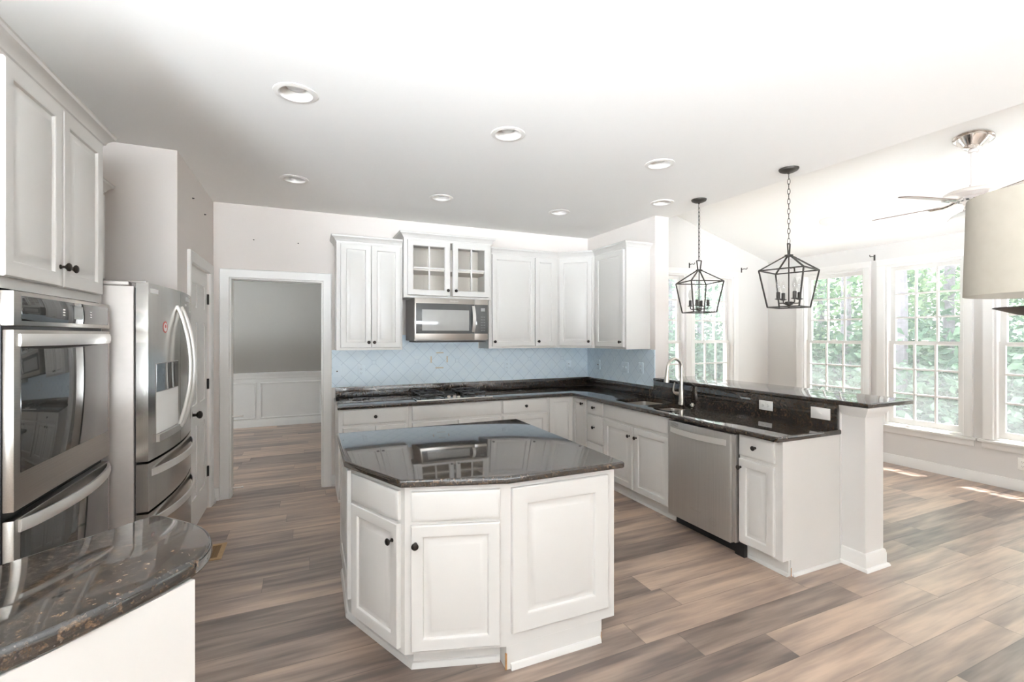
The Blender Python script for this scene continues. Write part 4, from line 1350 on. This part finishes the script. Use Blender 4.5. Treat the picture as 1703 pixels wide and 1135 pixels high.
LBL = ['recessed ceiling light nearest the tall oven cabinet', 'recessed ceiling light above the middle of the island',
       'recessed ceiling light in the nearer row above the peninsula counter', 'recessed ceiling light in front of the doorway',
       'recessed ceiling light in front of the glass-doored cabinet', 'recessed ceiling light in front of the diagonal corner cabinet',
       'recessed ceiling light above the sink beside the far lantern pendant']
l0 = rlight(R_LIGHTS[0][0], R_LIGHTS[0][1], LBL[0])
for (x, y), lb in list(zip(R_LIGHTS, LBL))[1:]:
    dup(l0, (x, y, H), lb)
ang = math.atan(VM)
r = thing('ceiling_speaker', 'round white in-ceiling speaker on the sloped ceiling', 'speaker', (5.554, 3.416, vz(5.554)))
r.rotation_euler = (0, -ang, 0)
mb = MB(); mb.lathe([(0.100, -0.0005), (0.112, -0.001), (0.112, -0.006), (0.102, -0.009)], seg=32); mb.build('rim', M['white_gloss'], r)
mb = MB(); mb.lathe([(0.099, -0.0092), (0.099, -0.010), (0.05, -0.012)], seg=32); mb.build('grille', M['reflector'], r)

# ------------------------------------------------------------------ lantern pendants
def pendant(x, y, label):
    r = thing('lantern_pendant', label, 'pendant light', (x, y, H), 0, 'lantern pendants over the bar')
    z = lambda v: v - H
    mb = MB(); mb.lathe([(0.066, -0.0005), (0.066, -0.006), (0.060, -0.016), (0.040, -0.026), (0.012, -0.032), (0.006, -0.040)], seg=28)
    mb.build('canopy', M['iron'], r)
    mb = MB()
    zc = -0.040; k = 0
    while zc > z(2.200):
        a = (k % 2) * PI / 2 + 0.3
        L = 0.0225
        pts = []
        for q in range(12):
            t = 2 * PI * q / 12
            ex = 0.0085 * math.cos(t); ez = L * math.sin(t)
            pts.append((ex * math.cos(a), ex * math.sin(a), zc - L + ez + 0.004))
        mb.tube(pts, 0.0022, 6, closed=True)
        zc -= 2 * L - 0.0085; k += 1
    mb.build('chain', M['iron'], r)
    mb = MB(); b = 0.009
    zt, zb_ = z(2.190), z(2.108)
    mb.bar((-0.022, 0, zt), (0.022, 0, zt), 0.008); mb.bar((-0.022, 0, zt), (-0.011, 0, zb_), 0.008); mb.bar((0.022, 0, zt), (0.011, 0, zb_), 0.008)
    mb.build('hanger', M['iron'], r)
    mb = MB()
    mb.lathe([(0.010, z(2.112)), (0.028, z(2.108)), (0.028, z(2.096)), (0.012, z(2.092))], seg=16)
    hc, hb = 0.149, 0.106
    zt, zb_ = z(1.993), z(1.722)
    sgn = [(1, 1), (-1, 1), (-1, -1), (1, -1)]
    for i in range(4):
        a, c = sgn[i], sgn[(i + 1) % 4]
        mb.bar((a[0] * hc, a[1] * hc, zt), (c[0] * hc, c[1] * hc, zt), b)
        mb.bar((a[0] * hb, a[1] * hb, zb_), (c[0] * hb, c[1] * hb, zb_), b)
        mb.bar((a[0] * hc, a[1] * hc, zt), (a[0] * hb, a[1] * hb, zb_), b)
        mb.bar((a[0] * 0.016, a[1] * 0.016, z(2.100)), (a[0] * hc, a[1] * hc, zt), b)
    mb.build('cage', M['iron'], r)
    mb = MB(); mb.lathe([(0.0045, z(2.092)), (0.0045, z(1.765)), (0.026, z(1.762)), (0.026, z(1.742)), (0.010, z(1.735)), (0.006, z(1.715))], seg=14)
    mb.build('stem', M['iron'], r)
    for i in range(4):
        a = PI / 4 + i * PI / 2 + 0.06
        dx, dy = math.cos(a), math.sin(a)
        mb = MB()
        mb.tube([(0.02 * dx, 0.02 * dy, z(1.752)), (0.066 * dx, 0.066 * dy, z(1.752)), (0.074 * dx, 0.074 * dy, z(1.757)), (0.076 * dx, 0.076 * dy, z(1.775))], 0.0045, 8)
        mb.lathe([(0.006, z(1.776)), (0.023, z(1.782)), (0.023, z(1.785)), (0.0125, z(1.786)), (0.0125, z(1.832)), (0.010, z(1.834))], (0.076 * dx, 0.076 * dy, 0), seg=14)
        c = mb.build('candle_arm', M['iron'], r)
        mb = MB(); mb.lathe([(0.007, z(1.8345)), (0.0105, z(1.85)), (0.0165, z(1.875)), (0.0155, z(1.895)), (0.009, z(1.918)), (0.0025, z(1.935))], (0.076 * dx, 0.076 * dy, 0), seg=14)
        mb.build('bulb', M['bulbglass'], c)
    return r
p0 = pendant(3.245, 2.292, 'lantern pendant nearer the camera, over the near end of the bar')
p0.rotation_euler = (0, 0, math.radians(15))
dup(p0, (3.240, 3.141, H), 'lantern pendant farther away, hanging over the faucet', math.radians(-18))

# ------------------------------------------------------------------ ceiling fan
fx, fy = 4.774, 1.852
fz = vz(fx)
r = thing('ceiling_fan', 'ceiling fan with pale blades hanging from the sloped ceiling', 'ceiling fan', (fx, fy, fz))
mb = MB(Matrix.Rotation(-ang, 4, 'Y')); mb.lathe([(0.122, -0.0005), (0.122, -0.010), (0.108, -0.018), (0.100, -0.020), (0.082, -0.045), (0.060, -0.070), (0.052, -0.082), (0.034, -0.090)], seg=32)
mb.build('canopy', M['chrome'], r)
zz = lambda v: v - fz
mb = MB(); mb.lathe([(0.030, -0.088), (0.030, -0.112), (0.016, -0.114), (0.016, zz(2.70)), (0.024, zz(2.698)), (0.024, zz(2.675))], seg=20)
mb.build('downrod', M['fanblade'], r)
mb = MB(); mb.lathe([(0.026, zz(2.676)), (0.070, zz(2.668)), (0.150, zz(2.650)), (0.178, zz(2.634)), (0.180, zz(2.615)), (0.160, zz(2.602)), (0.120, zz(2.596)), (0.110, zz(2.580)), (0.070, zz(2.566)), (0.055, zz(2.545))], seg=36)
mt = mb.build('motor', M['fanmetal'], r)
mb = MB()
for k in range(14):
    a = 2 * PI * k / 14
    mb.bar((0.100 * math.cos(a), 0.100 * math.sin(a), zz(2.5775)), (0.080 * math.cos(a), 0.080 * math.sin(a), zz(2.5695)), 0.018, 0.004)
mb.build('vent_holes', M['slot'], mt)
for k in range(5):
    a = math.radians(95 + 72 * k)
    TB = Matrix.Rotation(a, 4, 'Z') @ Matrix.Translation((0, 0, zz(2.563))) @ Matrix.Rotation(math.radians(-12), 4, 'X')
    mb = MB(TB)
    mb.loops([[(x, s * w_, t_) for s, t_ in ((1, -0.003), (1, 0.003), (-1, 0.003), (-1, -0.003))] for x, w_ in ((0.205, 0.042), (0.24, 0.052), (0.60, 0.066), (0.645, 0.060), (0.665, 0.040), (0.670, 0.015))])
    b = mb.build('blade', M['fanblade'], r)
    b.data.materials.append(M['bladeedge'])
    for p in b.data.polygons:
        if p.area < 0.004: p.material_index = 1
    mb = MB(Matrix.Rotation(a, 4, 'Z'))
    mb.tube([(0.10, 0, zz(2.585)), (0.14, 0, zz(2.566)), (0.19, 0, zz(2.556)), (0.27, 0, zz(2.555))], 0.010, 10, rs=[0.012, 0.011, 0.010, 0.008])
    mb.box(0.20, 0.275, -0.030, 0.030, zz(2.552), zz(2.5565))
    mb.build('blade_iron', M['chrome'], b)
mb = MB(); mb.lathe([(0.045, zz(2.545)), (0.055, zz(2.52)), (0.052, zz(2.50))], seg=24); mb.build('light_fitter', M['chrome'], r)
mb = MB(); mb.lathe([(0.050, zz(2.4995)), (0.085, zz(2.485)), (0.125, zz(2.462)), (0.150, zz(2.435)), (0.146, zz(2.432)), (0.118, zz(2.457)), (0.05, zz(2.488))], seg=32); mb.build('glass_shade', M['white_gloss'], r)

# ------------------------------------------------------------------ drum chandelier
dx_, dy_ = 2.012, 0.598
r = thing('drum_chandelier', 'large beige drum shade hanging at the right edge of the picture', 'pendant light', (dx_, dy_, H))
Z = lambda v: v - H
mb = MB()
rb, rt = 0.196, 0.188
mb.lathe([(rt, Z(1.939)), (rb, Z(1.637)), (rb - 0.003, Z(1.637)), (rt - 0.003, Z(1.939)), (rt, Z(1.939))], seg=72, cap=False)
mb.build('shade', M['shade'], r)
mb = MB()
mb.lathe([(0.065, -0.0005), (0.065, -0.015), (0.02, -0.030)], seg=24)
mb.lathe([(0.006, -0.030), (0.006, Z(1.60))], seg=10)
for k in range(3):
    a = 2 * PI * k / 3
    mb.bar((0, 0, Z(1.93)), (0.184 * math.cos(a), 0.184 * math.sin(a), Z(1.93)), 0.005)
mb.build('stem', M['iron'], r)
mb = MB()
mb.lathe([(0.006, Z(1.606)), (0.06, Z(1.594)), (0.128, Z(1.600)), (0.130, Z(1.598)), (0.075, Z(1.578)), (0.02, Z(1.566)), (0.006, Z(1.556))], seg=40)
mb.build('finial_dish', M['iron'], r)

# ------------------------------------------------------------------ small things
def bracket(label, loc, rotz):
    r = thing('curtain_bracket', label, 'curtain bracket', loc, rotz, 'empty curtain rod brackets')
    mb = MB(); mb.box(-0.010, 0.010, -0.004, -0.0003, -0.035, 0.035, 0.001)
    mb.build('wall_plate', M['iron'], r)
    mb = MB(); mb.tube([(0, -0.004, 0.01), (0, -0.06, 0.014), (0, -0.075, 0.004), (0, -0.088, 0.004), (0, -0.097, 0.018), (0, -0.097, 0.026)], 0.0045, 8)
    mb.build('hook', M['iron'], r)
    return r
b0 = bracket('dark curtain rod bracket right of the window behind the far lantern', (5.770, YF, 2.462), 0)
dup(b0, (4.775, YF, 2.470), 'dark curtain rod bracket between the far windows behind the lantern hanger')
dup(b0, (XW, 4.385, 2.455), 'dark curtain rod bracket left of the single window, behind the near lantern', RB)
dup(b0, (XW, 3.372, 2.462), 'dark curtain rod bracket between the single window and the big windows', RB)

r = thing('floor_vent', 'small tan floor register beside the left foreground bar', 'floor vent', (-0.66, 3.80, 0.0003))
mb = MB(); 
mb.prism(rect(-0.125, 0.13, -0.14, 0.13), 0.0, 0.005, [rect(-0.095, 0.10, -0.11, 0.10)])
mb.build('frame', M['brass'], r)
mb = MB()
for k in range(11): mb.box(-0.095 + k * 0.018, -0.086 + k * 0.018, -0.11, 0.10, 0.0005, 0.0035)
mb.box(-0.095, 0.10, -0.11, 0.10, 0.0, 0.0004)
mb.build('louvres', M['ventslot'], r)

def anchor(label, loc, rotz):
    mb = MB(); mb.lathe([(0.006, 0.0), (0.006, 0.003), (0.003, 0.010), (0.002, 0.014)], (0, 0, 0), 'y', 10)
    o = mb.build('wall_screw', M['slot'], None, loc); o.rotation_euler = (0, 0, rotz)
    return tag(o, label, 'screw', 'screws left in the walls')
anchor('dark screw on the wall above the left half of the doorway', (-0.460, YB, 2.420), 0)
anchor('dark screw on the wall above the right half of the doorway', (-0.078, YB, 2.417), 0)
anchor('dark screw high on the pantry wall, nearer the refrigerator', (XP, 4.156, 2.546), PI / 2)
anchor('dark screw high on the pantry wall, nearer the doorway', (XP, 4.603, 2.531), PI / 2)

def stop(label, z):
    mb = MB(); mb.lathe([(0.012, 0), (0.012, 0.004), (0.006, 0.006), (0.006, 0.075), (0.009, 0.077), (0.009, 0.09)], (0, 0, 0), 'x', 12)
    o = mb.build('door_stop', M['white_gloss'], None, (DOOR_X0 + 0.0125, YB + 0.06, z))
    return tag(o, label, 'door stop', 'door stops in the doorway')
stop('small white door stop low on the left side of the doorway', 0.075)
stop('small white peg higher on the left side of the doorway', 0.748)

r = thing('wall_sconce', 'dark candle sconce on the dining room wall seen through the doorway', 'sconce', (0.262, DY - 0.0005, 2.13))
mb = MB(); mb.box(-0.03, 0.03, -0.012, 0, -0.14, 0.14, 0.004); mb.build('back_plate', M['iron'], r)
mb = MB(); mb.tube([(0, -0.012, -0.08), (0, -0.06, -0.10), (0, -0.10, -0.06), (0, -0.10, 0.0)], 0.006, 8); mb.lathe([(0.03, 0.0), (0.032, 0.006), (0.014, 0.008), (0.014, 0.07)], (0, -0.10, 0), seg=14)
mb.build('arm', M['iron'], r)

# ------------------------------------------------------------------ outside
mb = MB()
rows = []
for x in (6.6, 9, 13, 20, 34):
    rows.append([(x, y, -0.45 + 0.02 * (x - 6.6) ** 1.3) for y in (-16, -6, 2, 10, 18, 30)])
mb.loops(rows, False, False, closed=False)
g = mb.build('ground', M['ground']); g['kind'] = 'structure'
mb = MB()
rows = []
for y in (5.2, 9, 14, 22, 34):
    rows.append([(x, y, -0.47 + 0.02 * (y - 5.2) ** 1.3) for x in (3.5, 4.5, 5.5, 6.59)])
mb.loops(rows, False, False, closed=False)
g = mb.build('ground_side', M['ground']); g['kind'] = 'structure'

mb = MB(); mb.box(6.55, 9.9, -7.0, 8.0, -0.30, -0.15); mb.box(3.5, 6.5499, 5.0, 8.0, -0.30, -0.15); struct('ground_bounce_slab', mb, M['bounce_slab'])  # unseen pale slab added to bounce sunlight onto the ceiling
mb = MB(); mb.box(6.56, 6.98, -7.0, 5.4, 2.60, 2.76); mb.box(3.3, 6.56, 5.01, 5.5, 3.5, 3.65); struct('roof_eave', mb, M['trim'])
def trunk_mb(h, r0):
    mb = MB()
    pts = [(0.10 * math.sin(k * 1.3) * k / 8, 0.08 * math.cos(k * 1.7) * k / 8, -0.6 + h * k / 8) for k in range(9)]
    mb.tube(pts, r0, 10, rs=[r0 * (1.15 - 0.09 * k) for k in range(9)])
    for k in range(3, 8):
        a = k * 2.4; p = Vector(pts[k])
        mb.tube([p, p + Vector((math.cos(a) * 0.6, math.sin(a) * 0.6, 0.35)), p + Vector((math.cos(a) * 1.3, math.sin(a) * 1.3, 0.8))], 0.03, 6, rs=[r0 * 0.4, r0 * 0.25, 0.012])
    return mb
def leaf_mb(n, fn, size, rng):
    mb = MB()
    for _ in range(n):
        p = Vector(fn(rng))
        s = size * rng.uniform(0.6, 1.3)
        d = Vector((rng.gauss(0, 1), rng.gauss(0, 1), rng.gauss(0, 0.5))).normalized()
        a = d.orthogonal().normalized()
        a = (Matrix.Rotation(rng.uniform(0, 6.28), 3, d) @ a)
        b = d.cross(a)
        v = [mb.bm.verts.new(p + q) for q in (d * -s, a * s * 0.5 + b * s * 0.08, d * s, -a * s * 0.5 + b * s * 0.08)]
        mb.bm.faces.new(v)
    return mb
def clumps(rng, n, R, z0, z1):
    return [(rng.gauss(0, R * 0.55), rng.gauss(0, R * 0.55), rng.uniform(z0, z1)) for _ in range(n)]
def crown_fn(cl, spread):
    def f(rng):
        c = rng.choice(cl)
        return (c[0] + rng.gauss(0, spread), c[1] + rng.gauss(0, spread), c[2] + rng.gauss(0, spread * 0.6))
    return f
TREES = []
def tree_proto(label, group, h, r0, R, z0, z1, n, size, mat, seed, name='tree', cat='tree'):
    rng = random.Random(seed)
    r = thing(name, label, cat, (0, 0, 0), 0, group)
    trunk_mb(h, r0).build('trunk', M['bark'], r)
    cl = clumps(rng, 60, R, z0, z1)
    leaf_mb(n, crown_fn(cl, 0.34), size, rng).build('foliage', M[mat], r, smooth=False)
    return r
G = 'woodland trees outside the windows'
tl_ = 'pale-trunked leafy tree in the woods outside the windows'
protos = [tree_proto(tl_, G, 10.5, 0.13, 2.0, 0.6, 8.5, 3600, 0.085, 'leaf', 11),
          tree_proto(tl_, G, 11.5, 0.10, 1.8, 1.6, 9.5, 3200, 0.08, 'leaf', 23),
          tree_proto(tl_, G, 9.5, 0.16, 2.2, 0.2, 7.5, 3600, 0.09, 'leaf2', 37)]
def gz(x, y):
    return (-0.45 + 0.02 * max(0, x - 6.6) ** 1.3) if x > 6.6 else (-0.47 + 0.02 * max(0, y - 5.2) ** 1.3)
spots = [(12.6, 6.6), (13.4, 4.1), (12.2, 9.6), (14.8, 7.6), (15.6, 11.8), (16.5, 5.2), (13.8, 2.0), (17.5, 9.0), (19.5, 7.0), (20.5, 13.0), (18.5, 3.2), (11.8, 12.8), (22.0, 10.0), (16.0, 15.5), (9.6, 13.5), (8.6, 16.5), (11.0, 17.0), (7.4, 12.6), (13.0, 19.0), (9.8, 20.0)]
rng = random.Random(5)
for i, (x, y) in enumerate(spots):
    p = protos[i % 3]
    loc = (x, y, gz(x, y))
    if i < 3:
        p.location = loc; p.rotation_euler = (0, 0, rng.uniform(0, 6.28)); o = p
    else:
        o = dup(p, loc, None, rng.uniform(0, 6.28))
    sc_ = rng.uniform(0.88, 1.15)
    o.scale = (sc_, sc_, sc_)
sl = tree_proto('tall slender pale tree trunk rising just outside the big windows', 'slender trees near the windows', 12.5, 0.10, 1.5, 4.6, 10.0, 1500, 0.085, 'leaf', 51)
for i, (x, y) in enumerate([(10.5, 5.15), (11.0, 6.43), (12.6, 5.27)]):
    if i == 0: sl.location = (x, y, gz(x, y))
    else: dup(sl, (x, y, gz(x, y)), None, 1.3 * i)
# understorey
def bush_fn(rng):
    return (rng.gauss(0, 0.75), rng.gauss(0, 0.75), abs(rng.gauss(0, 0.75)) + 0.05)
r = thing('shrub', 'leafy green shrub on the forest floor outside the windows', 'shrub', (0, 0, 0), 0, 'shrubs under the trees outside')
leaf_mb(2200, bush_fn, 0.085, random.Random(3)).build('foliage', M['leaf3'], r, smooth=False)
mb = MB()
for k in range(7):
    a = k * 0.9
    mb.tube([(0, 0, -0.1), (0.25 * math.cos(a), 0.25 * math.sin(a), 0.5), (0.5 * math.cos(a), 0.5 * math.sin(a), 1.1)], 0.012, 5)
mb.build('stems', M['bark'], r)
bs = [(11.2, 5.2), (11.0, 7.4), (11.6, 3.2), (12.0, 8.8), (13.2, 6.0), (14.0, 9.6), (12.8, 11.2), (10.6, 10.2), (9.2, 11.6), (8.0, 10.8), (10.4, 14.6), (14.6, 4.6), (15.0, 6.6), (13.6, 13.6), (10.9, 4.2), (11.9, 4.5), (11.3, 6.3), (12.3, 7.4), (10.8, 8.6), (12.6, 2.4), (11.4, 2.2), (9.0, 9.4), (10.0, 9.0), (12.9, 5.0), (8.7, 12.6), (11.6, 9.6)]
for i, (x, y) in enumerate(bs):
    loc = (x, y, gz(x, y) - 0.02)
    if i == 0: r.location = loc; o = r
    else: o = dup(r, loc, None, rng.uniform(0, 6.28))
    s_ = rng.uniform(0.85, 1.3); o.scale = (s_, s_, s_)
